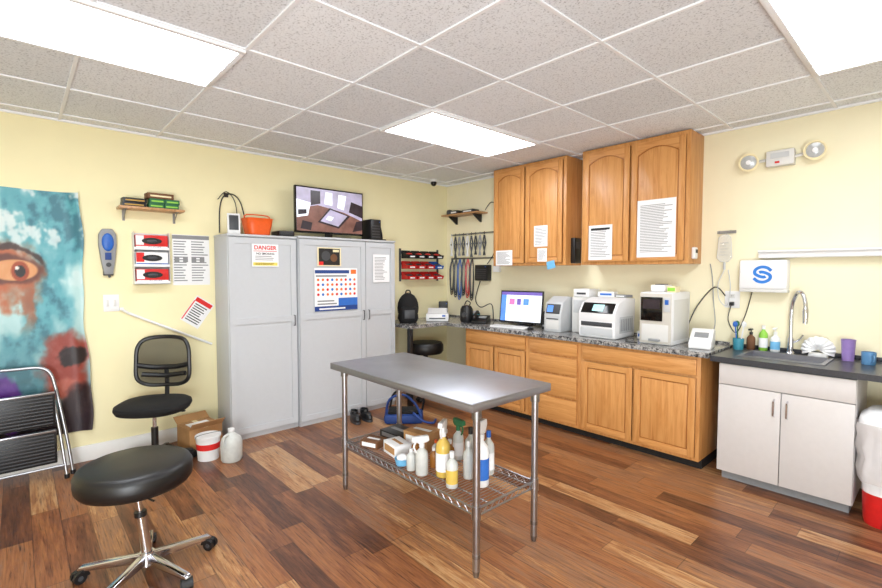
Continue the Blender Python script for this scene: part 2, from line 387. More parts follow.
m.cyl((.045,0,-.11),(.056,0,-.11),.018,DGREY);m.tube([(.03,.0,-.19),(.03,.01,-.215)],.01,DGREY)
m.box(0,.03,-.035,.035,-.2,-.05,DGREY,.005)
thing('handheld_clipper','silver and blue handheld device hung on the yellow wall','device',m,(0,-3.87,1.72))
o=thing('glove_box_holder','white triple glove box holder mounted on wall','holder',None,(0,-3.565,1.45))
m=M();m.box(0,.006,-.13,.13,-.005,.435,WHITE);
for z in (0,.145,.29): m.box(.0,.105,-.13,.13,z-.005,z,WHITE);m.box(.1,.105,-.13,.13,z-.005,z+.022,WHITE)
m.box(0,.1,-.133,-.13,-.005,.44,WHITE);m.box(0,.1,.13,.133,-.005,.44,WHITE)
part('frame',m,o)
for k,(a,b) in enumerate(((RED,WHITE),(WHITE,REDINK),(RED,WHITE))):
    g=M();g.box(-.045,.045,-.12,.12,0,.125,a if k!=1 else WHITE,.002)
    g.box(.044,.0462,-.118,.118,.002,.03,WHITE if k!=1 else BLUE);g.box(.044,.0464,-.118,-.06,.04,.12,WHITE if k!=1 else REDINK)
    g.prism([(.075*math.cos(a_),.075+.028*math.sin(a_)) for a_ in [i*math.pi/10 for i in range(20)]],'x',.044,.047,BLK)
    g.sph((.047,.0,.075),(.01,.04,.015),DGREY)
    g.text('GLOVES',.028,INK if k==1 else NAVY,LW(.0467,.02,.017))
    thing('glove_box','red and white box of disposable gloves in wall holder' if k!=1 else 'white box of disposable gloves in wall holder','glove box',g,(.054,-3.565,1.4505+k*.145),group='glove boxes in the wall holder')
s=Sheet(.31,.46)
s.rect(-.155,.155,.19,.225,INKG);s.lines(-.145,-.03,-.2,.18,16,INKG,.4);s.lines(.0,.145,-.2,.18,16,INKG,.4)
for k in range(4): s.rect(-.14+k*.07,-.1+k*.07,-.02,.03,INKG,2)
thing('wall_chart','black and white printed reference chart taped to wall','poster',s,mx=LW(.0,-3.235,1.66))
m=M();m.box(0,.17,-.24,.24,0,.02,PINE,.002)
o=thing('wall_shelf','small light wood wall shelf with metal brackets','shelf',None,(0,-3.56,2.075));part('board',m,o)
for y in (-.19,.19):
    m=M();m.box(0,.004,y-.01,y+.01,-.09,-.0005,DSTEEL);m.box(0,.14,y-.01,y+.01,-.0045,-.0005,DSTEEL);m.tube([(.004,y,-.08),(.12,y,-.005)],.004,DSTEEL);part('bracket',m,o)
def carton(l,w,d,h,m1,m2,loc,rot=0,grp='boxes on the small wall shelf'):
    m=M();m.box(-d/2,d/2,-w/2,w/2,0,h,m1,.002);m.box(d/2-.001,d/2+.001,-w*.4,w*.4,h*.3,h*.6,m2)
    return thing('small_box',l,'box',m,loc,rot,grp)
carton('small black boxed item with gold print on wooden shelf',.17,.1,.035,BLK,GOLD,(.08,-3.69,2.096))
carton('small black boxed item with gold print on wooden shelf',.17,.1,.035,BLK,GOLD,(.08,-3.685,2.132),2)
for k in range(4): carton('dark green box stacked on wooden shelf',.11,.1,.04,GREEN,LGREEN,(.09,-3.53+.006*(k%2)+(.115 if k>1 else 0),2.096+.041*(k%2)),1)
carton('brown covered book lying across stacked green boxes',.2,.11,.045,BROWN,CREAM,(.09,-3.50,2.178),3)
s=Sheet(.18,.26)
s.rect(-.08,.08,.08,.12,REDINK);s.rect(-.085,-.075,-.12,.08,REDINK);s.lines(-.06,.075,-.11,.07,8,INK,.3)
thing('notice_sign','small white notice with red header, taped at a tilt','sign',s,mx=LW(.0,-3.195,1.175,-35))
m=M();m.box(0,.007,-.055,.055,-.07,.07,WHITE,.002)
for y in (-.025,.025): m.box(.006,.012,y-.009,y+.009,-.028,.028,OFFW,.002)
thing('light_switch','white double light switch plate on yellow wall','switch',m,(0,-3.855,1.29))
m=M();m.tube([(.012,-3.785,1.235),(.012,-3.74,1.2),(.012,-3.08,.865)],.011,WHITE,n=10)
m.box(0,.02,-3.80,-3.77,1.225,1.25,WHITE,.003)
thing('wall_conduit','thin white cable conduit running diagonally down the wall','cable conduit',m)
# --- lockers
def shaker(w,h,rail,mm):
    d=M();d.box(0,w,-.012,0,0,h,mm);f=.055
    d.box(0,f,-.022,-.012,0,h,mm);d.box(w-f,w,-.022,-.012,0,h,mm)
    for a,b in ((0,f),(h-f,h))+(((rail-f/2),(rail+f/2)),): d.box(f,w-f,-.022,-.012,a,b,mm)
    return d
def locker(label,loc,w,doors,depth,h):
    o=thing('storage_locker',label,'cabinet',None,loc,90,'tall grey lockers')
    b=M();b.box(0,w,-depth,0,.0,h-.02,LOCK,.002);b.box(-.004,w+.004,-depth-.024,0,h-.02,h,LOCK,.003);b.box(.01,w-.01,-depth-.001,-depth,.05,h-.025,LOCKD)
    part('body',b,o)
    for (a,e,hd) in doors:
        d=part('door',shaker(e-a,h-.085,h*.55,LOCK),o,(a,-depth-.001,.055))
        hm=M();x=(e-a-.03) if hd>0 else .03;zc=h*.55-.02
        hm.tube([(x,-.02,zc-.05),(x,-.045,zc-.05),(x,-.045,zc+.05),(x,-.02,zc+.05)],.005,DGREY);part('handle',hm,d,label='dark slim bar handle')
    return o
locker('tall light grey storage locker with danger notice on door',(0.017,-3.04,0),.645,[(.006,.639,1)],.36,1.895)
locker('wide tall light grey locker with posters on doors',(0.017,-2.385,0),1.17,[(.006,.765,1),(.772,1.164,-1)],.39,1.905)
XA,XB=.4005,.4305
s=Sheet(.25,.21);s.wr('DANGER',0,.07,.052,REDINK,2,.0014);s.rect(-.11,.11,.037,.042,REDINK)
s.wr('NO SMOKING',0,.015,.027,INK,2,.0006);s.lines(-.095,.095,-.05,.0,3,INKG,.2);s.rect(-.115,.115,-.095,-.065,YELP);s.lines(-.095,.095,-.09,-.068,2,INK,.2)
thing('danger_sign','white paper sign headed DANGER taped to locker door','sign',s,mx=LW(XA,-2.705,1.705))
s=Sheet(.27,.19,CREAM);s.rect(-.12,.12,-.085,.085,BLK);s.disc(-.04,.01,.05,DGREY,2);s.disc(.05,-.01,.04,BROWN,2);s.rect(-.12,-.07,-.085,-.05,REDINK,2);s.rect(.04,.11,.05,.075,CREAM,2)
thing('small_poster','small poster with dark picture taped to locker door','poster',s,mx=LW(XB,-2.055,1.705))
s=Sheet(.5,.44,PAPER)
s.rect(-.245,.15,.165,.2,NAVY);s.rect(.17,.235,.16,.205,ORINK);s.rect(-.235,.12,.13,.148,INKG);s.rect(-.25,.25,-.22,-.17,NAVY);s.rect(.02,.25,-.17,-.09,LABELB);s.rect(-.22,.0,-.155,-.14,INKG);s.rect(-.22,-.03,-.125,-.11,INKG);s.rect(-.2,.1,-.205,-.19,PAPER,2)
for r_ in range(4):
    for c_ in range(9): s.disc(-.21+c_*.053,.1-r_*.05,.014,[ORINK,ORINK,REDINK,LABELB][(r_*2+c_)%4])
thing('calendar_poster','white and blue poster with rows of orange icons','poster',s,mx=LW(XB,-1.975,1.37))
s=Sheet(.22,.31);s.lines(-.09,.09,-.13,.13,16,INKG,.4);thing('paper_notice','white printed paper taped to locker door','notice',s,mx=LW(XB,-1.41,1.59))
# --- on lockers
o=thing('desk_thermostat','small white device with dark screen on locker top','device',None,(.22,-2.925,1.896),75)
m=M();m.prism([(-.04,0),(.04,0),(.02,.2),(0,.2)],'x',-.055,.055,WHITE,.004);part('body',m,o)
m=M();m.box(-.04,.04,-.003,0,-.07,.07,DGREY,.001);part('screen',m,o,(0,-.0235,.112),(-.197,0,0))
o=thing('orange_basket','orange plastic basket on top of locker','basket',None,(.2,-2.70,1.896))
m=M();m.lathe([(.0,0),(.1,0),(.12,.1),(.13,.16),(.135,.165),(.125,.165),(.11,.1),(.09,.01),(0,.01)],ORANGE,sx=.9,e=.5);part('body',m,o)
m=M();m.tube([(.0,-.12,.16),(.0,-.1,.2),(.0,.1,.2),(.0,.12,.16)],.006,ORANGE,smooth=3);part('handle',m,o)
m=M();m.tube([(.05,-3.0,1.92),(.04,-2.99,2.15),(.03,-2.95,2.27),(.03,-2.87,2.3),(.03,-2.8,2.24),(.03,-2.76,2.1),(.06,-2.74,1.93)],.006,BLK,smooth=6)
m.tube([(.02,-3.0,2.24),(.02,-2.92,2.32),(.02,-2.84,2.22),(.03,-2.82,1.95)],.004,BLK,smooth=5);m.box(0,.012,-2.94,-2.9,2.27,2.31,BLK,.002)
thing('looped_cable','looped black cable hung on wall above locker','cable',m)
o=thing('monitor','black flat screen monitor showing camera feed on locker','monitor',None,(.21,-1.92,1.906),90)
m=M();m.box(-.405,.405,-.02,.02,.05,.53,BLKG,.006);m.box(-.3,.3,.02,.045,.12,.42,BLK,.01);part('housing',m,o)
m=M();y=-.0215
def pp(pts,mm,l): m.prism([(-.39+.78*a,.07+.445*b) for a,b in pts],'y',y-.0005*l,y,mm)
m.box(-.39,.39,y,y+.003,.07,.515,SCRL)
pp([(0,0),(1,0),(1,.32),(.7,.5),(.3,.62),(0,.5)],SCRF,1)
pp([(.30,.22),(.62,.1),(.8,.42),(.48,.58)],SCRD,2);pp([(.34,.25),(.61,.15),(.755,.42),(.49,.54)],SCRL,3);pp([(.42,.3),(.5,.27),(.54,.36),(.46,.39)],SCRW,4)
pp([(.0,.3),(.16,.36),(.2,.66),(.0,.72)],SCRW,2);pp([(.02,.36),(.14,.4),(.14,.5),(.02,.48)],SCRD,3);pp([(.2,.6),(.34,.66),(.34,.95),(.2,.95)],SCRD,2);pp([(.4,.66),(.52,.64),(.52,.94),(.42,.94)],SCRW,2)
pp([(.6,.6),(.7,.56),(.74,.9),(.62,.92)],SCRW,2);pp([(.78,.52),(1,.4),(1,.7),(.82,.78)],SCRD,2);pp([(.84,.04),(1,.1),(1,.34),(.9,.3)],SCRD,2);pp([(.05,.05),(.2,.02),(.22,.2),(.08,.24)],SCRD,2)
part('screen',m,o)
m=M();m.prism([(-.2,-.1),(.2,-.1),(.16,.09),(-.16,.09)],'z',0,.012,BLK,.003);m.box(-.04,.04,.022,.05,.0,.2,BLK,.004);part('stand',m,o)
def blkbox(l,name,loc,w,d,h,rot=90,led=True):
    m=M();m.box(-w/2,w/2,-d/2,d/2,0,h,BLK,.008)
    for k in range(5): m.box(-w*.38,w*.38,-d/2-.002,-d/2,h*.15+k*h*.13,h*.15+k*h*.13+h*.05,DGREY)
    if led: m.box(w*.3,w*.38,-d/2-.002,-d/2,h*.86,h*.9,BLUE)
    return thing(name,l,'electronics',m,loc,rot)
blkbox('black video recorder box on locker top','recorder_box',(.2,-2.445,1.906),.16,.2,.05)
blkbox('black speaker box behind monitor on locker','speaker',(.22,-1.40,1.906),.14,.2,.24)
m=M();m.tube([(.2,-1.29,1.93),(.2,-1.27,2.08),(.2,-1.24,1.98),(.2,-1.24,1.92)],.012,BLK,smooth=4);m.box(.12,.28,-1.31,-1.23,1.906,1.93,BLK,.006);thing('camera_bracket','black bracket device on locker top edge','electronics',m)
# --- parts bins
m=M()
for z in (0,.135,.27): m.box(0,.012,-.33,.33,z+.06,z+.1,DGREY,.002)
for y in (-.32,.32): m.box(0,.008,y-.015,y+.015,-.02,.4,DGREY)
thing('bin_rail_rack','dark steel wall rails holding small parts bins','rack',m,(0,-.50,1.45))
def binm(c,lb):
    o=M();w,d,h=.068,.13,.09
    o.box(-w,w,-.003,0,0,h+.01,c)
    o.prism([(0,0),(-d,0),(-d-.02,h*.5),(-d+.03,h*.55),(0,h)],'x',-w,-w+.004,c);o.prism([(0,0),(-d,0),(-d-.02,h*.5),(-d+.03,h*.55),(0,h)],'x',w-.004,w,c)
    o.box(-w,w,-d,0,0,.004,c);o.prism([(-d,0),(-d-.02,h*.5),(-d-.016,h*.5),(-d+.004,0)],'x',-w,w,c);o.box(-w*.55,w*.55,-d-.013,-d-.008,.012,.03,lb)
    o.sph((0,-.07,.04),(.05,.05,.03),DGREY if c!=BLK else RED,n=12)
    return o
for rw,z in enumerate((0,.135,.27)):
    for k in range(4):
        c=BLK if rw==2 else RED
        if rw==1 and k==3: c=BLUE
        thing('parts_bin',f"small {'black' if c==BLK else 'red' if c==RED else 'blue'} plastic parts bin hung on wall rail",'storage bin',binm(c,PAPER),(.0125,-.735+k*.155,1.455+z),90,'parts bins on the wall rails')
m=M();m.cyl((0,0,0),(0,0,-.03),.045,WHITE);m.sph((0,0,-.04),(.04,.04,.045),BLKG);
thing('security_camera','small white and black dome camera at ceiling corner','camera',m,(.2,-.42,ZC))
# --- office chair
def star(R,mt,par,ang=0,z=.085,n=5,hub=.035):
    b=M();b.cyl((0,0,z-.03),(0,0,z+.035),hub,mt,hub*.8)
    for k in range(n):
        a=math.radians(ang+k*360/n);mx=Matrix.Rotation(a,4,'Z')
        b.prism([(0,z+.03),(R,z-.005),(R+.015,z-.02),(R,z-.03),(0,z-.02)],'y',-.017,.017,mt,.005,mx=mx)
    part('star_base',b,par)
    for k in range(n):
        a=math.radians(ang+k*360/n);px,py=R*math.cos(a),R*math.sin(a)
        c=M()
        for s_ in(-1,1): c.cyl((s_*.008,-.012,.028),(s_*.026,-.012,.028),.028,BLK,n=20);c.cyl((s_*.025,-.012,.028),(s_*.028,-.012,.028),.012,DGREY,n=12)
        c.cyl((0,0,.03),(0,0,z-.028),.008,DSTEEL,n=10);c.box(-.006,.006,-.03,.01,.03,.055,BLK,.002)
        c.prism([(.030*math.cos(t_),.028+.032*math.sin(t_)) for t_ in [math.pi*i/8 for i in range(9)]],'x',-.024,.024,BLK)
        part('caster',c,par,(px,py,0),(0,0,a+.6+k*.9))
o=thing('office_chair','black task chair with mesh backrest standing by the wall','chair',None,(.45,-3.65,0),58)
star(.26,BLK,o,20)
m=M();m.cyl((0,0,.1),(0,0,.3),.026,BLK);m.cyl((0,0,.3),(0,0,.43),.015,CHROME);m.box(-.08,.08,-.09,.09,.415,.445,BLK,.01);m.tube([(.05,0,.43),(.2,-.02,.425),(.24,-.03,.43)],.006,BLK,smooth=3);part('column',m,o)
m=M();m.lathe([(0,.43),(.2,.43),(.245,.445),(.26,.475),(.255,.50),(.23,.515),(.12,.52),(0,.515)],FAB,e=.78,sx=1.02,sy=.95);part('seat',m,o)
def bk(x,z): return (x,.19+.05*(1-(x/.2)**2)+.05*(z-.6),z)
m=M();m.tube([bk(x,z) for (x,z) in [(-.2,.66),(-.205,.8),(-.195,.92),(-.14,.985),(0,1.0),(.14,.985),(.195,.92),(.205,.8),(.2,.66),(.13,.6),(0,.59),(-.13,.6)]],.017,BLK,n=8,smooth=4,closed=True)
m.tube([bk(x,z) for x,z in [(-.2,.77),(-.1,.745),(0,.74),(.1,.745),(.2,.77)]],.022,BLK,smooth=4)
m.tube([bk(x,z) for x,z in [(-.17,.69),(0,.67),(.17,.69)]],.02,BLK,smooth=4);part('backrest_frame',m,o)
bm_=M();t=bmesh.new();g=[]
for j in range(9):
    r_=[]
    for i in range(9):
        x=-.2+.05*i;z=.60+.0485*j;hw=.7 if j in(0,8) else .92 if j in (1,7) else 1
        r_.append(t.verts.new(bk(x*hw,z)))
    g.append(r_)
for j in range(8):
    for i in range(8): t.faces.new((g[j][i],g[j][i+1],g[j+1][i+1],g[j+1][i]))
bm_.merge(t,MESHM);part('backrest_mesh',bm_,o)
m=M();m.tube([(0,.0,.42),(0,.16,.415),(0,.25,.45),(0,.275,.6),(0,.265,.74)],.018,BLK,smooth=4);part('back_support',m,o)
# --- floor items by wall
m=M();m.box(-.13,.13,-.14,.14,0,.2,CARD,.002)
m.box(-.131,.131,-.02,.02,.199,.2015,CREAM);m.prism([(-.13,.2),(-.21,.245),(-.208,.25),(-.13,.204)],'y',-.14,.14,CARD);m.prism([(.13,.2),(.19,.26),(.187,.262),(.127,.203)],'y',-.14,.14,CARD)
m.box(-.05,.08,-.1,.08,.201,.206,PAPER);m.box(.1305,.132,-.09,.09,.06,.12,PAPER)
thing('cardboard_box','open brown cardboard box with papers beside locker','box',m,(.27,-3.27,0),8)
o=thing('white_bucket','small white bucket with red and black label on floor','bucket',None,(.62,-3.30,0))
m=M();m.lathe([(0,0),(.08,0),(.093,.18),(.099,.183),(.099,.2),(.0,.2)],WHITE);part('body',m,o)
m=M();m.lathe([(.0875,.09),(.0920,.14)],REDINK,n=32);part('label_band',m,o,label='red label band')
m=M();m.tube([(0,-.095,.18),(.05,-.095,.22),(.06,0,.23),(.05,.095,.22),(0,.095,.18)],.003,DSTEEL,smooth=4);part('handle',m,o)
o=thing('plastic_jug','translucent white plastic gallon jug on floor','jug',None,(.79,-3.17,0),30)
m=M();m.lathe([(0,0),(.07,0),(.078,.015),(.08,.15),(.07,.19),(.03,.225),(.022,.235),(.022,.25),(0,.25)],JUG,e=.85);part('body',m,o)
m=M();m.lathe([(0,.245),(.026,.245),(.026,.265),(0,.265)],WHITE);part('cap',m,o)
m=M();m.tube([(.0,-.028,.22),(0,-.075,.22),(0,-.088,.18),(0,-.078,.13)],.010,JUG,smooth=4);part('handle',m,o)
# ================================================================= RIGHT WALL CABINETS
ZT=.94
m=M();m.box(0.001,3.53,-.615,-.001,ZT-.04,ZT,GRAN);m.box(0.001,.62,-1.15,-.615,ZT-.04,ZT,GRAN)
o=thing('granite_countertop','speckled grey granite L-shaped countertop over oak cabinets','countertop',None);part('slab',m,o)
m=M();m.box(.55,.6,-1.14,-1.09,0,ZT-.04,BLK,.003);part('leg',m,o,label='square black support leg')
bb('trim_1',.022,3.5,-.02,0,ZT,ZT+.02,GRAN)
def oakdoor(w,h,arch=0,hz=False):
    mm=OAKH if hz else OAK
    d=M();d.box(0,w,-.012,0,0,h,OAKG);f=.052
    d.box(0,f,-.022,-.0,0,h,mm,.003);d.box(w-f,w,-.022,-.0,0,h,mm,.003);d.box(f,w-f,-.022,-.0,0,f,OAKH,.003)
    N=16;x0,x1=f,w-f
    def az(t): return h-f-arch*(1-max(0,math.sin(math.pi*t))**.9) if arch else h-f
    pts=[(x0,h),(x1,h)]+[(x1-(x1-x0)*i/N,az(1-i/N)) for i in range(N+1)]
    d.prism(pts,'y',-.022,-.0,OAKH)
    e=.008
    pts=[(x0+e,f+e),(x1-e,f+e)]+[(x1-e-(x1-x0-2*e)*i/N,az(1-i/N)-e*1.1) for i in range(N+1)]
    d.prism(pts,'y',-.019,-.011,mm,.005)
    return d
def slab(w,h):
    d=M();d.box(0,w,-.012,0,0,h,OAKH);d.box(0,w,-.02,-.011,0,h,OAKH,.005);return d
def oakunit(name,label,x0,x1,z0,z1,yf,items,toe=False,grp=None):
    o=thing(name,label,'cabinet',None,(x0,0,0),0,grp)
    w=x1-x0;yb=-.022 if toe else -.001;b=M();b.box(0,w,yf,yb,z0,z1,OAK,.002)
    if toe: b.box(0,w,yf+.07,-.03,0,z0,RUB)
    part('body',b,o)
    for it in items:
        k,a,e,c,d,ar=it
        dm=oakdoor(e-a,d-c,ar) if k=='door' else slab(e-a,d-c)
        part(k,dm,o,(a,yf-.0015,c))
    return o
g='honey oak upper cabinets'
oakunit('upper_cabinet','honey oak upper cabinet with two arched panel doors',1.12,2.09,1.62,2.725,-.30,[('door',.03,.455,1.65,2.69,.06),('door',.475,.935,1.65,2.69,.06)],grp=g)
oakunit('upper_cabinet','honey oak upper cabinet with arched doors and large paper notices',2.27,3.26,1.62,2.725,-.30,[('door',.03,.485,1.65,2.69,.06),('door',.505,.96,1.65,2.69,.06)],grp=g)
g='honey oak base cabinets'
YF=-.575
def base(label,x0,x1,items): oakunit('base_cabinet',label,x0,x1,.075,ZT-.041,YF,items,True,g)
base('honey oak base cabinet with drawer and two doors',.94,1.84,[('drawer',.03,.87,.75,.875,0),('door',.03,.44,.105,.73,0),('door',.46,.87,.105,.73,0)])
base('honey oak base unit with a stack of drawers',1.842,2.44,[('drawer',.03,.57,.75,.875,0),('drawer',.03,.57,.57,.73,0),('drawer',.03,.57,.35,.55,0),('drawer',.03,.57,.105,.33,0)])
base('honey oak base cabinet with wide drawer front and two doors',2.442,3.47,[('drawer',.03,1.0,.75,.875,0),('door',.03,.5,.105,.73,0),('door',.52,1.0,.105,.73,0)])
def notice(x,z,w,h,y=-.3237,n=12,label='white printed notice taped to oak cabinet door',grey=0):
    s=Sheet(w,h);s.lines(-w*.42,w*.42,-h*.42,h*.42,n,INKG,.4)
    if grey: s.rect(-w*.4,w*.4,h*.36,h*.42,INK,2)
    thing('paper_notice',label,'notice',s,mx=RW(x,y,z),group='paper notices on the oak cabinets')
notice(1.30,1.71,.24,.17);notice(1.80,1.93,.17,.22);notice(1.82,1.73,.12,.14);notice(2.48,1.83,.24,.33,n=18,grey=1);notice(3.0,1.93,.33,.5,n=30)
s=Sheet(.1,.08,LBLUE);thing('sticky_note','pale blue sticky note hanging below cabinet','note',s,mx=RW(1.93,-.3237,1.625,12))
m=M();m.box(0,.05,-.06,.06,0,.26,BLK,.006);m.box(.05,.053,-.04,.04,.15,.22,DGREY)
thing('wall_socket_box','black cable box fixed to cabinet side','device',m,(2.0902,-.15,1.64))
# --- corner area
o=thing('corner_shelf','narrow dark wood shelf high on wall near corner','shelf',None,(.1,0,2.29))
m=M();m.box(0,.66,-.2,0,0,.018,PINE,.002);part('board',m,o)
for x in (.1,.54):
    m=M();m.prism([(0,-.1),(0,0),(-.16,0),(-.15,-.015),(-.02,-.1)],'x',x,x+.018,BLK);part('bracket',m,o)
def smallthing(n,l,c,bx,mt,loc,rot=0,lab=PAPER):
    m=M();m.box(-bx[0]/2,bx[0]/2,-bx[1]/2,bx[1]/2,0,bx[2],mt,.006);m.box(-bx[0]*.35,bx[0]*.35,-bx[1]/2-.002,-bx[1]/2,bx[2]*.3,bx[2]*.7,lab);thing(n,l,c,m,loc,rot)
smallthing('small_box','small black box on corner shelf','box',(.14,.12,.05),BLK,(.3,-.1,2.308));smallthing('small_box','grey electronics box on corner shelf','box',(.2,.12,.04),DGREY,(.55,-.1,2.308))
m=M();m.lathe([(0,0),(.04,0),(.042,.05),(.03,.07),(0,.08)],DGREY);thing('small_speaker','small dark round speaker on corner shelf','speaker',m,(.16,-.1,2.308))
o=thing('hook_rail','metal hook rail with hanging clipper tools','rail',None,(.1,0,2.05));m=M();m.box(0,.76,-.015,0,-.01,.01,DSTEEL);m.box(0,.76,-.015,0,-.33,-.31,DSTEEL);part('rail',m,o)
for k in range(9):
    m=M();m.tube([(0,-.015,0),(0,-.04,-.01),(0,-.045,.01)],.003,DSTEEL,n=6);part('hook',m,o,(.04+k*.075,0,0))
for k in range(9):
    x=.14+k*.075;h=.24+.05*random.random()
    m=M();mt=[WHITE,BLK,GREY,DGREY,WHITE,DGREY,BLK,GREY,BLK][k]
    m.tube([(-.004,0,0),(-.024,0,-.1),(.014,0,-h)],.009,mt,n=6);m.tube([(.004,0,0),(.024,0,-.1),(-.014,0,-h)],.009,mt,n=6);m.cyl((0,-.010,-.1),(0,.010,-.1),.011,DSTEEL,n=10)
    m.tube([(0,0,.01),(-.012,0,.03),(0,0,.045),(.012,0,.03)],.003,mt,n=6,closed=True)
    thing('hanging_tool','scissor-shaped grooming tool hanging on wall hook','tool',m,(x,-.042,2.02),group='tools on the hook rail')
for k,(x,c,l) in enumerate(((.14,BLK,'black'),(.215,DGREY,'dark grey'),(.29,BLUE,'blue'),(.365,BLK,'black'),(.44,RED,'red'),(.515,BLK,'black'))):
    m=M();dl=.03*(k%3)
    for q in range(3):
        w_=.022+.005*q;m.tube([(0,-.004*q,0),(-w_,-.01-.004*q,-.14),(-w_*.9,-.01,-.34-dl-.03*q),(0,-.01-.004*q,-.42-dl-.03*q),(w_*.9,-.01,-.34-dl-.03*q),(w_,-.004*q,-.14),(.004,0,0)],.006,c if q!=1 else BLK,n=6,smooth=4)
    thing('coiled_cable',f'{l} coiled cable looped over a wall hook','cable',m,(x,-.026,1.72),group='coiled cables on the lower rail')
blkbox('black router box mounted on wall above counter','network_box',(.72,-.04,1.44),.22,.08,.2,0)
m=M();m.tube([(.68,-.05,1.435),(.60,-.05,1.2),(.7,-.06,1.1),(.9,-.08,1.15),(.95,-.1,.95)],.006,BLK,smooth=5)
thing('network_cable','black cable hanging from router down to counter','cable',m)
m=M();m.tube([(.78,-.03,1.65),(.89,-.02,1.8),(.97,-.02,2.1),(.93,-.02,2.35),(.84,-.03,2.42),(.76,-.05,2.33)],.005,BLK,smooth=5)
thing('network_cable','black cable looping up wall from router to shelf','cable',m)
m=M();m.box(-.05,.05,-.05,0,-.07,.07,WHITE,.008);m.cyl((0,-.055,.02),(0,-.05,.02),.02,GREY);thing('wall_sensor','small white round-faced device on wall above counter','device',m,(.94,0,1.62))
# --- items on the L counter
o=thing('black_backpack','small black backpack standing on counter beside locker','bag',None,(.33,-.95,ZT),60)
m=M();m.sph((0,0,.18),(.13,.12,.18),FAB);m.box(-.1,.1,-.13,-.05,.02,.2,FAB,.03);m.box(-.06,.06,-.135,-.128,.06,.16,DGREY,.004)
m.lathe([(0,0),(.1,0),(.125,.05),(.12,.1),(0,.1)],FAB);part('body',m,o)
m=M();m.tube([(-.03,0,.34),(-.02,0,.385),(.02,0,.385),(.03,0,.34)],.008,FAB,smooth=3);part('handle',m,o)
m=M();m.box(-.14,.14,-.1,.1,0,.1,WHITE,.015);m.prism([(-.1,.1),(.1,.1),(.1,.15),(.02,.16),(-.06,.12)],'x',-.12,.12,WHITE,.006);m.box(-.1,.1,-.103,-.098,.03,.045,DGREY);m.box(.06,.1,-.104,-.1,.06,.08,BLUE)
thing('label_printer','white desktop printer on granite counter near corner','printer',m,(.42,-.55,ZT),45)
blkbox('black speaker standing on counter in corner','speaker',(.2,-.25,ZT),.12,.12,.22,45)
m=M();m.lathe([(0,0),(.06,0),(.055,.12),(.05,.13),(0,.13)],RED);m.lathe([(0,.13),(.02,.13),(.02,.17),(0,.17)],BLK);thing('red_canister','red canister with black cap on counter','canister',m,(.56,-.2,ZT))
m=M();m.lathe([(0,0),(.045,0),(.045,.12),(0,.12)],WHITE);m.lathe([(.0,.03),(.046,.03),(.046,.09),(0,.09)],TEAL);thing('wipes_tub','white wipes tub with teal label on counter','tub',m,(.72,-.16,ZT))
o=thing('desk_phone','black desk telephone on granite counter','telephone',None,(.98,-.36,ZT),25)
m=M();m.prism([(-.1,0),(.1,0),(.1,.09),(.04,.09),(-.1,.03)],'x',-.09,.09,BLK,.004);m.box(-.02,.07,-.02,.03,.06,.085,GREY,.002);part('base',m,o)
m=M();m.tube([(-.06,-.08,.06),(-.06,-.06,.09),(-.06,.05,.13),(-.06,.08,.11)],.018,BLK,smooth=4);part('handset',m,o)
m=M();m.lathe([(0,0),(.06,0),(.075,.03),(.07,.16),(.05,.2),(0,.21)],BLK,sx=1.1);m.cyl((.0,-.08,.1),(0,-.06,.1),.03,DGREY);m.tube([(.03,0,.2),(.05,0,.24),(.0,0,.26),(-.03,0,.2)],.006,BLK,smooth=4);thing('desk_camera','round black electronic device on counter beside phone','electronics',m,(.80,-.42,ZT),20)
o=thing('black_stool','low black round stool tucked under the counter','stool',None,(.42,-.75,0));m=M();m.lathe([(0,.56),(.2,.56),(.22,.59),(.22,.66),(.2,.69),(0,.70)],VINYL);part('seat',m,o)
m=M();m.cyl((0,0,.1),(0,0,.56),.03,BLK);part('column',m,o);star(.22,BLK,o,10)
o=thing('desktop_computer','slim computer with bright screen and white keyboard on counter','computer',None,(1.50,-.28,ZT),8)
m=M();m.box(-.27,.27,-.012,.012,.04,.40,BLK,.005);m.prism([(.012,.03),(.12,.03),(.02,.12),(0.012,.12)],'x',-.08,.08,DGREY);part('housing',m,o,(0,-.0,.0),(-.12,0,0))
m=M();y=-.0135;m.box(-.255,.255,y,y+.002,.055,.385,SCRW);m.box(-.255,.255,y-.001,y,.35,.385,SCRP);m.box(-.255,-.19,y-.001,y,.055,.35,SCRB);m.box(-.15,-.08,y-.001,y,.24,.31,SCRM);m.box(-.05,.0,y-.001,y,.24,.31,SCRP);m.box(.03,.1,y-.001,y,.24,.31,SCRB)
for k in range(7): m.box(-.15,.2-.05*(k%3),y-.001,y,.075+k*.02,.082+k*.02,SCRL)
part('screen',m,o,(0,-.0,.0),(-.12,0,0))
m=M();m.box(-.1,.1,-.06,.12,0,.012,DGREY,.003);m.box(-.02,.02,.02,.06,.01,.1,DGREY,.003);part('stand',m,o)
m=M();m.box(-.24,.2,-.25,-.11,0.0,.018,WHITE,.005)
for r_ in range(4):
    for k in range(11): m.box(-.23+k*.038,-.2+k*.038,-.24+r_*.031,-.215+r_*.031,.018,.022,OFFW,.002)
part('keyboard',m,o)
m=M();m.sph((0,0,0.016),(.03,.05,.018),BLK);m.box(-.02,.02,-.03,.03,0,.006,BLK);thing('computer_mouse','black computer mouse on granite counter','mouse',m,(1.78,-.46,ZT),10)
m=M();m.prism([(-.05,0),(.05,0),(.03,.19),(-.01,.19)],'x',-.05,.05,BLK,.004);m.box(-.035,.035,-.052,-.045,.03,.05,GREY);thing('card_reader','small black terminal on counter beside computer','device',m,(1.85,-.25,ZT),10)
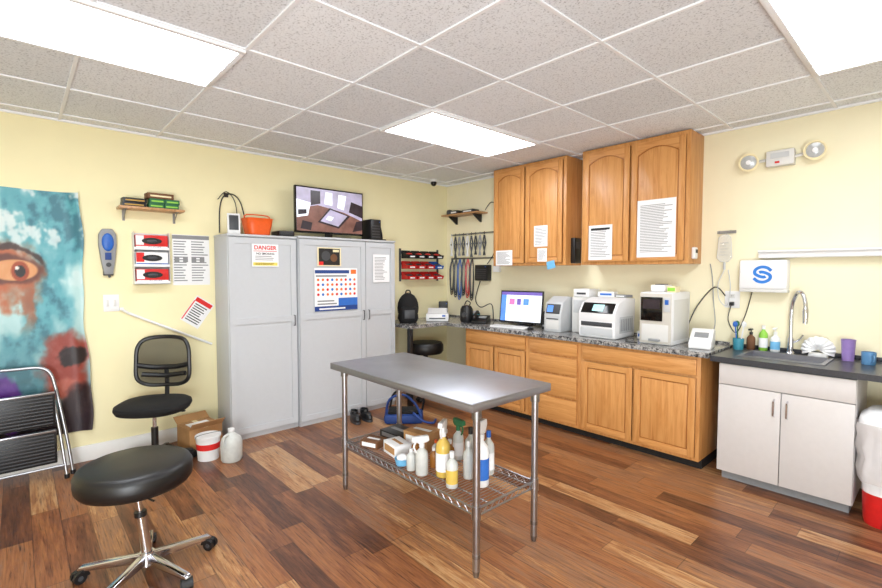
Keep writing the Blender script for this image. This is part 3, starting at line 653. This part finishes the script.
# analysers
o=thing('blood_analyser','compact light grey analyser with angled screen on counter','analyser',None,(2.02,-.28,ZT))
m=M();m.prism([(-.14,0),(.13,0),(.13,.34),(.02,.36),(-.1,.3),(-.14,.17)],'x',-.1,.1,LGREY,.008);m.box(-.075,.075,-.143,-.139,.03,.12,OFFW,.003);m.box(-.07,.07,-.145,-.14,.13,.14,DGREY);part('body',m,o)
m=M();m.box(-.08,.08,-.003,.003,-.05,.05,DGREY,.002);m.box(-.07,.0,-.0045,-.002,-.035,.035,SCRB);part('screen',m,o,(0,-.123,.235),(-.3,0,0))
o=thing('storage_unit','upright white box unit behind the wide analyser','device',None,(2.25,-.17,ZT))
m=M();m.box(-.1,.1,-.1,.14,0,.36,OFFW,.012);m.box(-.08,.08,-.104,-.098,.2,.33,LGREY,.003);part('body',m,o)
m=M();m.box(-.09,.09,-.09,.12,.361,.44,WHITE,.01);m.box(-.05,.05,-.093,-.089,.385,.405,DGREY);part('lid',m,o)
o=thing('chemistry_analyser','wide low white analyser with dark front panel on counter','analyser',None,(2.55,-.3,ZT))
m=M();m.box(-.185,.185,-.2,.19,0,.17,WHITE,.02);m.prism([(-.2,.15),(.19,.15),(.19,.36),(.02,.37),(-.14,.32),(-.2,.24)],'x',-.185,.185,WHITE,.012);m.box(-.155,.155,-.205,-.198,.11,.15,DGREY,.004)
m.box(-.16,.16,-.203,-.199,.02,.095,LGREY,.004);m.box(.183,.187,-.12,.14,.05,.2,LGREY,.002)
for k in range(7): m.box(.186,.189,-.1+k*.035,-.085+k*.035,.07,.18,GREY)
part('body',m,o)
m=M();m.box(-.16,.16,-.003,.004,-.055,.055,BLKG,.003);m.box(-.05,.06,-.0045,-.002,-.035,.035,SCRT);part('screen',m,o,(.0,-.172,.278),(-.62,0,0))
smallthing('supply_carton','small white carton on top of wide analyser','box',(.16,.1,.05),WHITE,(2.50,-.2,ZT+.3705),8,LABELB)
smallthing('supply_carton','flat grey tray on top of wide analyser','box',(.12,.12,.025),GREY,(2.66,-.2,ZT+.3705),-5)
o=thing('hematology_analyser','boxy beige-grey analyser with black front window on counter','analyser',None,(3.08,-.30,ZT))
m=M();m.box(-.135,.135,-.185,.2,0,.44,WHITE,.012);m.box(-.13,.13,-.192,-.183,.01,.43,BEIGE,.004);m.box(-.11,.11,-.196,-.19,.03,.17,OFFW,.003);m.box(-.045,.045,-.215,-.19,.03,.05,GREY,.004);m.box(.134,.137,-.15,.16,.04,.38,OFFW,.002);part('body',m,o)
m=M();m.box(-.12,.06,-.2,-.19,.2,.4,BLKG,.003);m.box(-.1,.04,-.202,-.199,.3,.38,SCRD);part('window',m,o,label='black front window')
m=M();m.box(.07,.12,-.198,-.19,.28,.4,LGREY,.002);m.box(.08,.11,-.2,-.197,.34,.38,BLUE);part('panel',m,o)
m=M();m.box(-.09,.03,-.08,.08,0,.06,WHITE,.01);m.box(-.06,.0,-.06,.06,.06,.065,DGREY);thing('thermal_printer','small white printer on top of analyser','printer',m,(3.08,-.3,ZT+.44))
m=M();m.box(-.035,.035,-.05,.05,0,.05,CREAM,.004);m.box(-.03,.03,-.051,-.049,.01,.04,LGREEN);thing('reagent_box','small yellow and green carton on top of analyser','box',m,(3.17,-.35,ZT+.44))
o=thing('urine_analyser','small white desktop reader with sloped front on counter','analyser',None,(3.40,-.35,ZT),10)
m=M();m.prism([(-.12,0),(.11,0),(.11,.14),(.04,.15),(-.12,.05)],'x',-.08,.08,WHITE,.008);part('body',m,o)
m=M();m.box(-.05,.05,-.002,.002,-.03,.03,GREY,.001);part('screen',m,o,(0,-.035,.105),(-1.0,0,0))
smallthing('test_kit_box','small white and blue test kit box on counter','box',(.07,.1,.07),WHITE,(2.85,-.2,ZT),5,LABELB)
m=M();m.tube([(3.40,-.22,ZT+.05),(3.42,-.12,1.1),(3.38,-.04,1.3),(3.36,-.02,1.5),(3.34,-.02,1.62)],.004,GREY,smooth=5);thing('power_cable','thin grey cable running up wall from counter','cable',m)
m=M();m.tube([(3.18,-.08,ZT+.1),(3.25,-.04,1.25),(3.38,-.025,1.42),(3.46,-.015,1.35)],.005,BLK,smooth=5);thing('power_cable','black power cable running to wall outlet','cable',m)
m=M();m.tube([(2.76,-.36,ZT+.008),(2.82,-.44,ZT+.008),(2.84,-.52,ZT+.008),(2.9,-.56,ZT+.008),(2.95,-.53,ZT+.008)],.004,BLK,smooth=5);thing('usb_cable','thin black cable lying across counter between analysers','cable',m)
# --- IV bags
m=M();m.box(0,.14,-.01,0,-.012,.012,DSTEEL);
for k in range(2): m.tube([(.03+k*.08,-.01,0),(.03+k*.08,-.04,-.01),(.03+k*.08,-.045,.012)],.003,DSTEEL,n=6)
thing('wall_hook','small metal hook strip on wall','hook',m,(3.385,0,1.885))
o=thing('fluid_bag','clear intravenous fluid bag hanging from wall hook','fluid bag',None,(3.455,-.045,1.87))
m=M();t=[(-.045,-.03),(-.055,-.2),(-.03,-.235),(.03,-.235),(.055,-.2),(.045,-.03),(.02,-.01),(-.02,-.01)];m.prism(t,'y',-.018,.014,CLEAR,.008);m.tube([(-.012,0,-.01),(0,0,.012),(.012,0,-.01)],.003,CLEAR,n=6);part('bag',m,o)
m=M();m.tube([(a,-.002,b) for a,b in t],.0025,LGREY,n=6,closed=True);part('bag_seam',m,o)
m=M()
for k in range(5): m.box(-.03,.03-.012*(k%2),-.0195,-.0185,-.08-k*.025,-.076-k*.025,GREY)
part('label_print',m,o)
m=M();m.tube([(0,0,-.235),(0,0,-.3),(-.04,-.005,-.42),(-.03,0,-.55),(.03,-.005,-.6),(.05,0,-.45),(.03,.0,-.3)],.004,LGREY,n=6,smooth=5);m.cyl((0,0,-.3),(0,0,-.24),.01,LGREY,n=12);part('tubing',m,o)
m=M();m.box(-.035,.035,-.03,0,0,.1,WHITE,.01);m.box(-.02,.02,-.033,-.029,.05,.08,BLK);thing('thermometer_box','white device mounted on cabinet side','device',m,(3.2602,-.2,1.66),90)
# --- emergency light
o=thing('emergency_light','white emergency light fixture with two round lamp heads','emergency light',None,(3.82,0,2.43))
m=M();m.box(-.09,.09,-.07,0,-.06,.06,OFFW,.008);m.tube([(-.09,-.03,.0),(-.2,-.03,-.0)],.012,OFFW);m.tube([(.09,-.03,0),(.2,-.03,.02)],.012,OFFW);m.box(-.03,.0,-.073,-.069,-.04,-.025,RED);m.box(-.06,.06,-.0725,-.069,.0,.04,LGREY);part('body',m,o)
for sx_ in (-1,1):
    mx=T(sx_*.21,-.05,0 if sx_<0 else .02)@Matrix.Rotation(math.radians(12),4,'Z')@Matrix.Rotation(math.radians(100),4,'X')
    m=M();m.lathe([(0,-.03),(.035,-.03),(.05,-.01),(.068,.02),(.07,.032),(.06,.034),(.056,.028),(0,.028)],CREAM,mx=mx)
    m.lathe([(0,.036),(.03,.034),(.054,.029),(0,.0285)],LENS,mx=mx);m.lathe([(0,.030),(.018,.038),(0,.042)],WHITE,mx=mx);part('lamp_head',m,o)
# --- wall device with emblem
o=thing('wall_dispenser','white wall unit with blue interlocking curved emblem','device',None,(3.74,0,1.53))
m=M();m.box(-.16,.16,-.1,0,-.115,.115,WHITE,.015);m.box(-.16,.16,-.09,0,-.14,-.11,OFFW,.006);part('body',m,o)
m=M();y=-.1005
def ribbon(pts,w):
    P=[Vector((a,b)) for a,b in pts];Q=[]
    for i in range(len(P)-1):
        p0=P[max(i-1,0)];p1=P[i];p2=P[i+1];p3=P[min(i+2,len(P)-1)]
        for k in range(6):
            u=k/6;Q.append(.5*((2*p1)+(p2-p0)*u+(2*p0-5*p1+4*p2-p3)*u*u+(3*p1-p0-3*p2+p3)*u**3))
    Q.append(P[-1]);Lf=[];Rt=[]
    for i in range(len(Q)):
        d=(Q[min(i+1,len(Q)-1)]-Q[max(i-1,0)]).normalized();n_=Vector((-d.y,d.x))*w
        Lf.append(Q[i]+n_);Rt.append(Q[i]-n_)
    t=bmesh.new();rows=[]
    for a,b in zip(Lf,Rt): rows.append([t.verts.new((a.x,y-.001,a.y)),t.verts.new((b.x,y-.001,b.y)),t.verts.new((b.x,-.0985,b.y)),t.verts.new((a.x,-.0985,a.y))])
    for A_,B_ in zip(rows,rows[1:]):
        for k in range(4): t.faces.new((A_[k],A_[(k+1)%4],B_[(k+1)%4],B_[k]))
    t.faces.new(rows[0][::-1]);t.faces.new(rows[-1]);bmesh.ops.recalc_face_normals(t,faces=t.faces);m.merge(t,BRB)
for s_ in (1,-1):
    ribbon([(a*.068*s_,b*.068*s_) for a,b in ((.85,.42),(.45,.78),(-.15,.86),(-.68,.56),(-.74,.1),(-.3,-.2),(.12,-.3),(.32,-.22))],.0115)
part('emblem',m,o)
m=M();m.box(0,1.5,-.07,0,-.03,.03,WHITE,.006);m.box(0,1.5,-.09,-.068,.014,.03,WHITE,.003)
thing('wall_rail_shelf','long narrow white wall rail above sink','rail',m,(3.70,0,1.69))
def outlet(x,z,l='white wall outlet with plugged cables'):
    m=M();m.box(-.055,.055,-.007,0,-.07,.07,WHITE,.002)
    for zz in (-.03,.03): m.box(-.02,.02,-.01,-.006,zz-.018,zz+.018,OFFW,.003);m.box(-.008,-.005,-.0105,-.0099,zz-.006,zz+.008,INK);m.box(.005,.008,-.0105,-.0099,zz-.006,zz+.008,INK)
    thing('wall_outlet',l,'outlet',m,(x,0,z))
outlet(3.51,1.32)
m=M();m.box(3.50,3.53,-.05,-.012,1.27,1.30,BLK,.004);m.tube([(3.515,-.045,1.28),(3.5,-.06,1.15),(3.56,-.06,1.05),(3.62,-.05,1.2),(3.66,-.04,1.39)],.004,BLK,smooth=5);thing('power_plug','black plug with cord in wall outlet','cable',m)
# --- sink cabinet
o=thing('sink_cabinet','pale greige laminate sink cabinet with two doors','cabinet',None,(3.60,0,0))
m=M();m.box(0,.77,-.575,-.022,.07,.883,SINKC,.002);m.box(.02,.75,-.53,-.03,0,.07,GREY);m.box(.003,.767,-.577,-.574,.09,.88,LOCKD);part('body',m,o)
m=M();m.box(0,.764,-.02,0,0,.15,SINKC,.002);part('false_drawer',m,o,(.003,-.578,.725))
for k,(a,e) in enumerate(((.003,.383),(.388,.767))):
    m=M();m.box(0,e-a,-.02,0,0,.645,SINKC,.002);d=part('door',m,o,(a,-.578,.075))
    x=e-a-.035 if k==0 else .035
    m=M();m.tube([(x,-.02,.475),(x,-.045,.485),(x,-.045,.585),(x,-.02,.595)],.006,CHROME);part('handle',m,d,label='chrome bar handle')
sx0,sx1,sy0,sy1=3.70,4.18,-.47,-.14
m=M()
for a in ((3.545,sx0,-.615,-.001),(sx1,5.3,-.615,-.001),(sx0,sx1,-.615,sy0),(sx0,sx1,sy1,-.001)): m.box(*a,.885,.925,DARKTOP)
o=thing('sink_countertop','dark grey laminate countertop around the sink','countertop',None);part('slab',m,o)
m=M();m.box(5.24,5.29,-.6,-.02,0,.885,SINKC);part('end_panel',m,o,label='pale supporting end panel')
bb('trim_2',3.55,5.3,-.02,0,.925,.955,DARKTOP)
m=M()
for a in ((sx0-.015,sx0+.01,sy0-.015,sy1+.015),(sx1-.01,sx1+.015,sy0-.015,sy1+.015),(sx0+.01,sx1-.01,sy0-.015,sy0+.01),(sx0+.01,sx1-.01,sy1-.01,sy1+.015)): m.box(*a,.926,.931,STEEL)
for a in ((sx0+.002,sx0+.006,sy0+.002,sy1-.002),(sx1-.006,sx1-.002,sy0+.002,sy1-.002),(sx0+.006,sx1-.006,sy0+.002,sy0+.006),(sx0+.006,sx1-.006,sy1-.006,sy1-.002)): m.box(*a,.885,.926,STEEL)
m.box(sx0+.006,sx1-.006,sy0+.006,sy1-.006,.8835,.888,STEEL);m.cyl((3.94,-.30,.888),(3.94,-.30,.890),.035,DSTEEL)
thing('steel_sink','stainless steel drop-in sink in dark counter','sink',m)
o=thing('faucet','tall chrome pull-down kitchen faucet behind sink','faucet',None,(3.93,-.07,.925))
m=M();m.lathe([(0,0),(.03,0),(.028,.012),(.02,.02),(.018,.12),(.0,.12)],CHROME);m.tube([(0,0,.1),(0,0,.34),(0.02,-.02,.43),(.05,-.06,.475),(.08,-.1,.465),(.10,-.12,.41),(.105,-.125,.36)],.013,CHROME,n=12,smooth=5);part('spout',m,o)
m=M();m.lathe([(0,.0),(.016,0),(.02,.09),(.013,.12),(0,.12)],CHROME,c=(.105,-.125,.25));part('spray_head',m,o)
m=M();m.tube([(.015,0,.09),(.05,0,.11),(.075,0,.15)],.007,CHROME,smooth=3);part('lever',m,o)
# --- sink items
def bottle(l,name,loc,r,h,body,cap,pump=False,lab=None,neck=.35,rot=0,grp=None,trig=False,e=1.0):
    o=thing(name,l,'bottle',None,loc,rot,grp)
    hb=h*(.72 if (pump or trig) else .85);m=M()
    m.lathe([(0,0),(r*.92,0),(r,r*.12),(r,hb*.72),(r*.9,hb*.82),(r*neck,hb*.95),(r*neck,hb),(0,hb)],body,n=24,e=e)
    if lab: m.lathe([(0,hb*.15),(r*1.012,hb*.15),(r*1.012,hb*.6),(0,hb*.6)],lab,n=24,e=e)
    part('body',m,o);m=M()
    if pump:
        m.cyl((0,0,hb),(0,0,hb+.02),r*neck*1.15,cap,n=16);m.cyl((0,0,hb+.02),(0,0,h-.01),.004,cap,n=8);m.box(-.012,.012,-.045,.012,h-.014,h,cap,.003);part('pump',m,o)
    elif trig:
        m.cyl((0,0,hb-.002),(0,0,hb+.025),r*neck*1.2,cap,n=16);m.prism([(-.03,hb+.025),(.025,hb+.025),(.045,h-.03),(.04,h),(-.06,h),(-.065,h-.03),(-.02,h-.035)],'x',-.014,.014,cap,.004)
        m.tube([(0,-.035,h-.03),(0,-.05,h-.06),(0,-.035,h-.095)],.006,cap,n=6,smooth=3);part('trigger_sprayer',m,o)
    else:
        m.cyl((0,0,hb),(0,0,h),r*neck*1.15,cap,n=16);part('cap',m,o)
    return o
bottle('green dish soap bottle beside sink','soap_bottle',(3.75,-.055,.925),.03,.2,LGREEN,WHITE,lab=PAPER)
bottle('white hand soap pump bottle beside sink','soap_pump',(3.83,-.06,.925),.032,.19,WHITE,WHITE,pump=True,lab=LBLUE)
bottle('dark amber pump bottle beside sink','soap_pump',(3.67,-.07,.925),.03,.17,BROWN,BLK,pump=True)
o=thing('dish_brush_cup','teal cup holding cleaning brushes beside sink','brush holder',None,(3.60,-.14,.925))
m=M();m.lathe([(0,0),(.035,0),(.04,.09),(.036,.09),(.031,.005),(0,.005)],TEAL);part('cup',m,o)
for k,c in enumerate((WHITE,GREEN,BLUE)):
    m=M();a=k*2.1;m.tube([(.01*math.cos(a),.01*math.sin(a),.01),(.035*math.cos(a),.03*math.sin(a),.19)],.005,c,n=6);m.sph((.037*math.cos(a),.032*math.sin(a),.205),(.018,.018,.025),c,n=10);part('brush',m,o)
o=thing('shell_dish','white ribbed scallop shell dish standing beside sink','dish',None,(4.10,-.085,.925))
t=bmesh.new();NA,NR=66,10
def shl(off):
    g=[]
    for j in range(NR+1):
        q=j/NR;row=[]
        for i in range(NA+1):
            th=math.radians(-115+230*i/NA);rib=.5+.5*math.cos(i/NA*11*2*math.pi)
            R=.098*q*(1+.05*rib*q)
            row.append(t.verts.new((R*math.sin(th)*1.0,off-.05*math.sin(math.pi*min(1,q*.95)) -.010*rib*q,.055+R*math.cos(th)*.95)))
        g.append(row)
    return g
A=shl(0);B=shl(.008)
for g in (A,B):
    for j in range(NR):
        for i in range(NA): t.faces.new((g[j][i],g[j][i+1],g[j+1][i+1],g[j+1][i]))
for i in range(NA): t.faces.new((A[NR][i],A[NR][i+1],B[NR][i+1],B[NR][i]))
bmesh.ops.remove_doubles(t,verts=t.verts,dist=1e-5);bmesh.ops.recalc_face_normals(t,faces=t.faces)
m=M();m.merge(t,WHITE);m.prism([(-.06,0),(.06,0),(.05,.03),(-.05,.03)],'y',-.03,.02,WHITE,.004);part('shell',m,o)
m=M();m.lathe([(0,0),(.034,0),(.041,.145),(.0425,.15),(.038,.15),(.032,.006),(0,.006)],PURP);thing('purple_tumbler','lavender plastic tumbler on dark counter','cup',m,(4.27,-.12,.925))
o=thing('blue_mug','blue ceramic mug on dark counter edge','mug',None,(4.385,-.2,.925),-60)
m=M();m.lathe([(0,0),(.034,0),(.038,.01),(.039,.085),(.036,.085),(.033,.01),(0,.008)],CUPB);part('body',m,o);m=M();m.tube([(.037,0,.07),(.06,0,.065),(.062,0,.03),(.037,0,.02)],.005,CUPB,smooth=4);part('handle',m,o)
# --- bin
o=thing('medical_waste_bin','white step bin with red lower band and translucent liner','trash can',None,(4.565,-.5,0))
m=M();m.lathe([(0,0),(.145,0),(.15,.02),(.158,.2),(0,.2)],RED,e=.6);m.lathe([(0,.2),(.159,.2),(.175,.6),(0,.6)],WHITE,e=.6);part('body',m,o)
m=M();m.lathe([(0,.6),(.18,.6),(.188,.62),(.18,.66),(.14,.7),(.0,.715)],WHITE,e=.6);part('lid',m,o)
m=M();m.box(-.05,.05,-.19,-.14,.02,.035,BLK,.004);part('pedal',m,o)
m=M();m.lathe([(.178,.27),(.19,.34),(.182,.41),(.194,.48),(.188,.55),(.196,.6),(.192,.63)],LINER,e=.62,n=72,wob=.12);part('bin_liner',m,o,label='loose translucent plastic liner folded over rim')
# ================================================================= TABLE
TC=(2.52,-2.51,0);HL,HW=.695,.325
TO=thing('exam_table','stainless steel work table with galvanised legs and wire undershelf','table',None,TC,-.5)
HT=.915
m=M();m.box(-HL,HL,-HW,HW,HT-.016,HT,STEEL,.006)
m.box(-HL+.002,HL-.002,-HW,-HW+.015,HT-.045,HT-.01,STEEL,.004);m.box(-HL+.002,HL-.002,HW-.015,HW,HT-.045,HT-.01,STEEL,.004);m.box(-HL,-HL+.015,-HW+.002,HW-.002,HT-.045,HT-.01,STEEL,.004);m.box(HL-.015,HL,-HW+.002,HW-.002,HT-.045,HT-.01,STEEL,.004)
m.box(-.62,.62,-.06,.06,HT-.04,HT-.015,DSTEEL);part('top',m,TO)
LX,LY=.645,.24
for sx_ in(-1,1):
    for sy_ in (-1,1):
        m=M();x,y=sx_*LX,sy_*LY
        m.cyl((x,y,.03),(x,y,HT-.02),.019,ALU,n=20);m.cyl((x,y,0),(x,y,.035),.013,DSTEEL,.02,n=16);m.cyl((x,y,.3),(x,y,.37),.024,ALU,n=20);m.cyl((x,y,HT-.1),(x,y,HT-.02),.026,DSTEEL,n=20);m.cyl((x,y,.10),(x,y,.12),.021,DSTEEL,n=20);part('leg',m,TO)
m=M();zs=.335
for y in(-LY,LY):
    m.tube([(-LX,y,zs+.015),(LX,y,zs+.015)],.005,ALU,n=8);m.tube([(-LX,y,zs-.02),(LX,y,zs-.02)],.005,ALU,n=8)
    m.tube([(-LX+k*2*LX/44,y,zs+(.012 if k%2 else -.018)) for k in range(45)],.0025,ALU,n=5)
for x in(-LX,LX):
    m.tube([(x,-LY,zs+.015),(x,LY,zs+.015)],.005,ALU,n=8);m.tube([(x,-LY,zs-.02),(x,LY,zs-.02)],.005,ALU,n=8);m.tube([(x,-LY+k*2*LY/18,zs+(.012 if k%2 else -.018)) for k in range(19)],.0025,ALU,n=5)
for k in range(53): m.tube([(-.63+k*1.26/52,-LY,zs+.012),(-.63+k*1.26/52,LY,zs+.012)],.002,ALU,n=5)
for y in (-.13,0,.13): m.tube([(-LX,y,zs+.007),(LX,y,zs+.007)],.004,ALU,n=6)
part('wire_shelf',m,TO)
TM=T(*TC)@rz(-.5)
def tl(x,y,z=.3505): v=TM@Vector((x,y,z));return tuple(v)
G='cleaning bottles on the wire shelf'
bottle('amber yellow cleaner spray bottle on wire shelf','spray_bottle',tl(.24,-.1),.043,.33,YEL,WHITE,trig=True,lab=PAPER,rot=30,grp=G)
bottle('translucent spray bottle with white trigger on wire shelf','spray_bottle',tl(.14,-.18),.038,.23,JUG,WHITE,trig=True,rot=-20,grp=G)
bottle('white spray bottle with blue label on wire shelf','spray_bottle',tl(.47,-.02),.045,.37,WHITE,WHITE,trig=True,lab=LABELB,rot=10,grp=G)
bottle('clear squeeze bottle with yellow label on shelf','squeeze_bottle',tl(.38,-.16),.034,.2,JUG,WHITE,lab=YEL,grp=G)
bottle('clear bottle with blue cap on wire shelf','squeeze_bottle',tl(.40,.12),.034,.26,JUG,BLUE,lab=PAPER,grp=G)
bottle('small white bottle on wire shelf','squeeze_bottle',tl(.05,-.19),.028,.13,JUG,WHITE,grp=G)
bottle('small brown bottle with black cap on shelf','squeeze_bottle',tl(-.04,-.08),.03,.14,AMB,BLK,lab=PAPER,grp=G)
bottle('translucent bottle with black cap on wire shelf','squeeze_bottle',tl(.29,.08),.036,.26,JUG,BLK,lab=OFFW,grp=G)
bottle('translucent spray bottle with green trigger on wire shelf','spray_bottle',tl(.12,.14),.035,.26,JUG,GREEN,trig=True,lab=PAPER,rot=80,grp=G)
bottle('small amber bottle with white cap on shelf','squeeze_bottle',tl(.0,.14),.032,.16,AMB,WHITE,grp=G)
bottle('small amber bottle with paper label on shelf','squeeze_bottle',tl(.19,.0),.03,.18,AMB,WHITE,lab=PAPER,grp=G)
bottle('small white bottle with orange cap on shelf','squeeze_bottle',tl(.04,.02),.026,.13,JUG,ORANGE,grp=G)
bottle('clear bottle with white cap on shelf','squeeze_bottle',tl(.36,-.01),.03,.22,JUG,WHITE,grp=G)
bottle('small brown bottle with white cap on shelf','squeeze_bottle',tl(.11,-.06),.025,.12,AMB,WHITE,grp=G)
bottle('small red capped clear bottle on shelf','squeeze_bottle',tl(.06,.1),.022,.12,JUG,RED,grp=G)
def tbox(l,x,y,w,d,h,mt,m2,rot=0,z=.3505):
    m=M();m.box(-w/2,w/2,-d/2,d/2,0,h,mt,.003);m.box(-w*.4,w*.4,-d/2-.001,-d/2+.001,h*.25,h*.8,m2);m.box(-w*.35,w*.35,-d*.1,d*.1,h-.001,h+.001,m2);thing('supply_box',l,'box',m,tl(x,y,z),rot,'supply boxes on the wire shelf')
tbox('brown cardboard supply box on wire shelf',-.19,.1,.2,.17,.12,CARD,PAPER,12);tbox('white supply carton on wire shelf',-.21,-.1,.17,.12,.08,PAPER,CARD,-8);tbox('black supply tray on wire shelf',-.45,.1,.24,.18,.05,BLK,GREY,4);tbox('brown and white carton on wire shelf',-.43,-.14,.14,.12,.05,BROWN,PAPER,20)
m=M();m.lathe([(0,0),(.04,0),(.05,.04),(.046,.04),(.038,.006),(0,.006)],LBLUE);m.sph((0,0,.04),(.038,.038,.026),PAPER,n=14);thing('blue_bowl','light blue bowl of white gauze on wire shelf','bowl',m,tl(-.05,-.18))
# --- floor things behind table: flat carrier with straps
o=thing('blue_carrier_bag','flat dark blue carrier bag with tangled straps on floor','bag',None,(.95,-1.50,0),50)
m=M();m.box(-.2,.2,-.13,.13,.0,.1,NAVY,.035);m.box(-.16,.16,-.1,.1,.09,.13,FAB,.015);part('body',m,o)
for k,P in enumerate(([(-.18,-.1,.1),(-.14,-.12,.26),(.0,-.1,.3),(.12,-.08,.2),(.18,-.12,.08)],[(-.15,.08,.12),(-.1,.05,.28),(.06,.1,.33),(.2,.06,.24),(.19,.1,.08)],[(.1,-.12,.12),(.2,-.2,.06),(.3,-.14,.02),(.33,-.02,.015)])):
    m=M();m.tube(P,.012,FAB if k%2 else NAVY,smooth=5);part('strap',m,o)
def shoe(loc,rot):
    m=M();m.lathe([(0,0),(.13,0),(.135,.012),(.13,.025),(0,.025)],DGREY,sx=.36,sy=1,e=.9);m.lathe([(0,.02),(.125,.02),(.13,.04),(.1,.075),(0,.085)],BLK,sx=.36,sy=1,e=.9);m.lathe([(0,.06),(.1,.06),(.09,.1),(.075,.1),(.07,.08),(0,.08)],BLK,c=(0,.055,0),sx=.42,sy=.7)
    thing('shoe','black shoe with dark sole on floor by locker','shoe',m,loc,rot,'pair of black shoes')
shoe((.62,-1.88,0),70);shoe((.64,-1.76,0),78)
blkbox('black equipment case on floor under counter','equipment_case',(.62,-.3,0),.24,.3,.3,60,False)
# ================================================================= FRONT STOOL
o=thing('rolling_stool','round black padded rolling stool with chrome star base','stool',None,(2.005,-3.985,0))
sc=(-.030,-.033)
m=M();m.lathe([(0,.467),(.215,.467),(.242,.478),(.255,.497),(.2575,.517),(.2585,.525),(.2575,.533),(.257,.558),(.245,.579),(.218,.591),(.1,.597),(0,.598)],VINYL,c=(sc[0],sc[1],0),n=64);m.cyl((sc[0],sc[1],.44),(sc[0],sc[1],.468),.1,BLK);part('seat',m,o)
m=M();m.cyl((0,0,.12),(sc[0]*.6,sc[1]*.6,.32),.025,CHROME);m.cyl((sc[0]*.6,sc[1]*.6,.32),(sc[0],sc[1],.45),.014,CHROME);m.cyl((sc[0]*.58,sc[1]*.58,.305),(sc[0]*.62,sc[1]*.62,.33),.028,BLK);m.tube([(sc[0],sc[1],.435),(.1,.0,.43),(.15,.01,.435)],.005,BLK,smooth=3);part('gas_column',m,o)
star(.30,CHROME,o,95,hub=.04)
# ================================================================= ADDED FILL LIGHT, CAMERA, WORLD
ld=bpy.data.lights.new('added_fill_light','AREA');ld.shape='DISK';ld.size=1.6;ld.energy=185;ld.color=(.90,.955,1)  # added unseen fill behind the camera, aimed up to brighten the dark ceiling
lo=bpy.data.objects.new('added_fill_light',ld);col.objects.link(lo);lo.location=(5.9,-5.6,.9)
lo.rotation_euler=(Vector((1.8,-3.2,2.95))-Vector((5.9,-5.6,.9))).to_track_quat('-Z','Y').to_euler()
yaw=math.radians(47.6);p=math.atan(22/464.5)
cd=bpy.data.cameras.new('camera');cd.sensor_width=36;cd.lens=464.5*36/882;cd.clip_start=.02
co=bpy.data.objects.new('camera',cd);co.location=(4.736,-4.434,1.55);co.rotation_euler=(math.pi/2-p,0,yaw);col.objects.link(co);SC.camera=co
w=bpy.data.worlds.new('world');SC.world=w;w.use_nodes=True;w.node_tree.nodes['Background'].inputs[0].default_value=(.9,.95,1,1);w.node_tree.nodes['Background'].inputs[1].default_value=.3
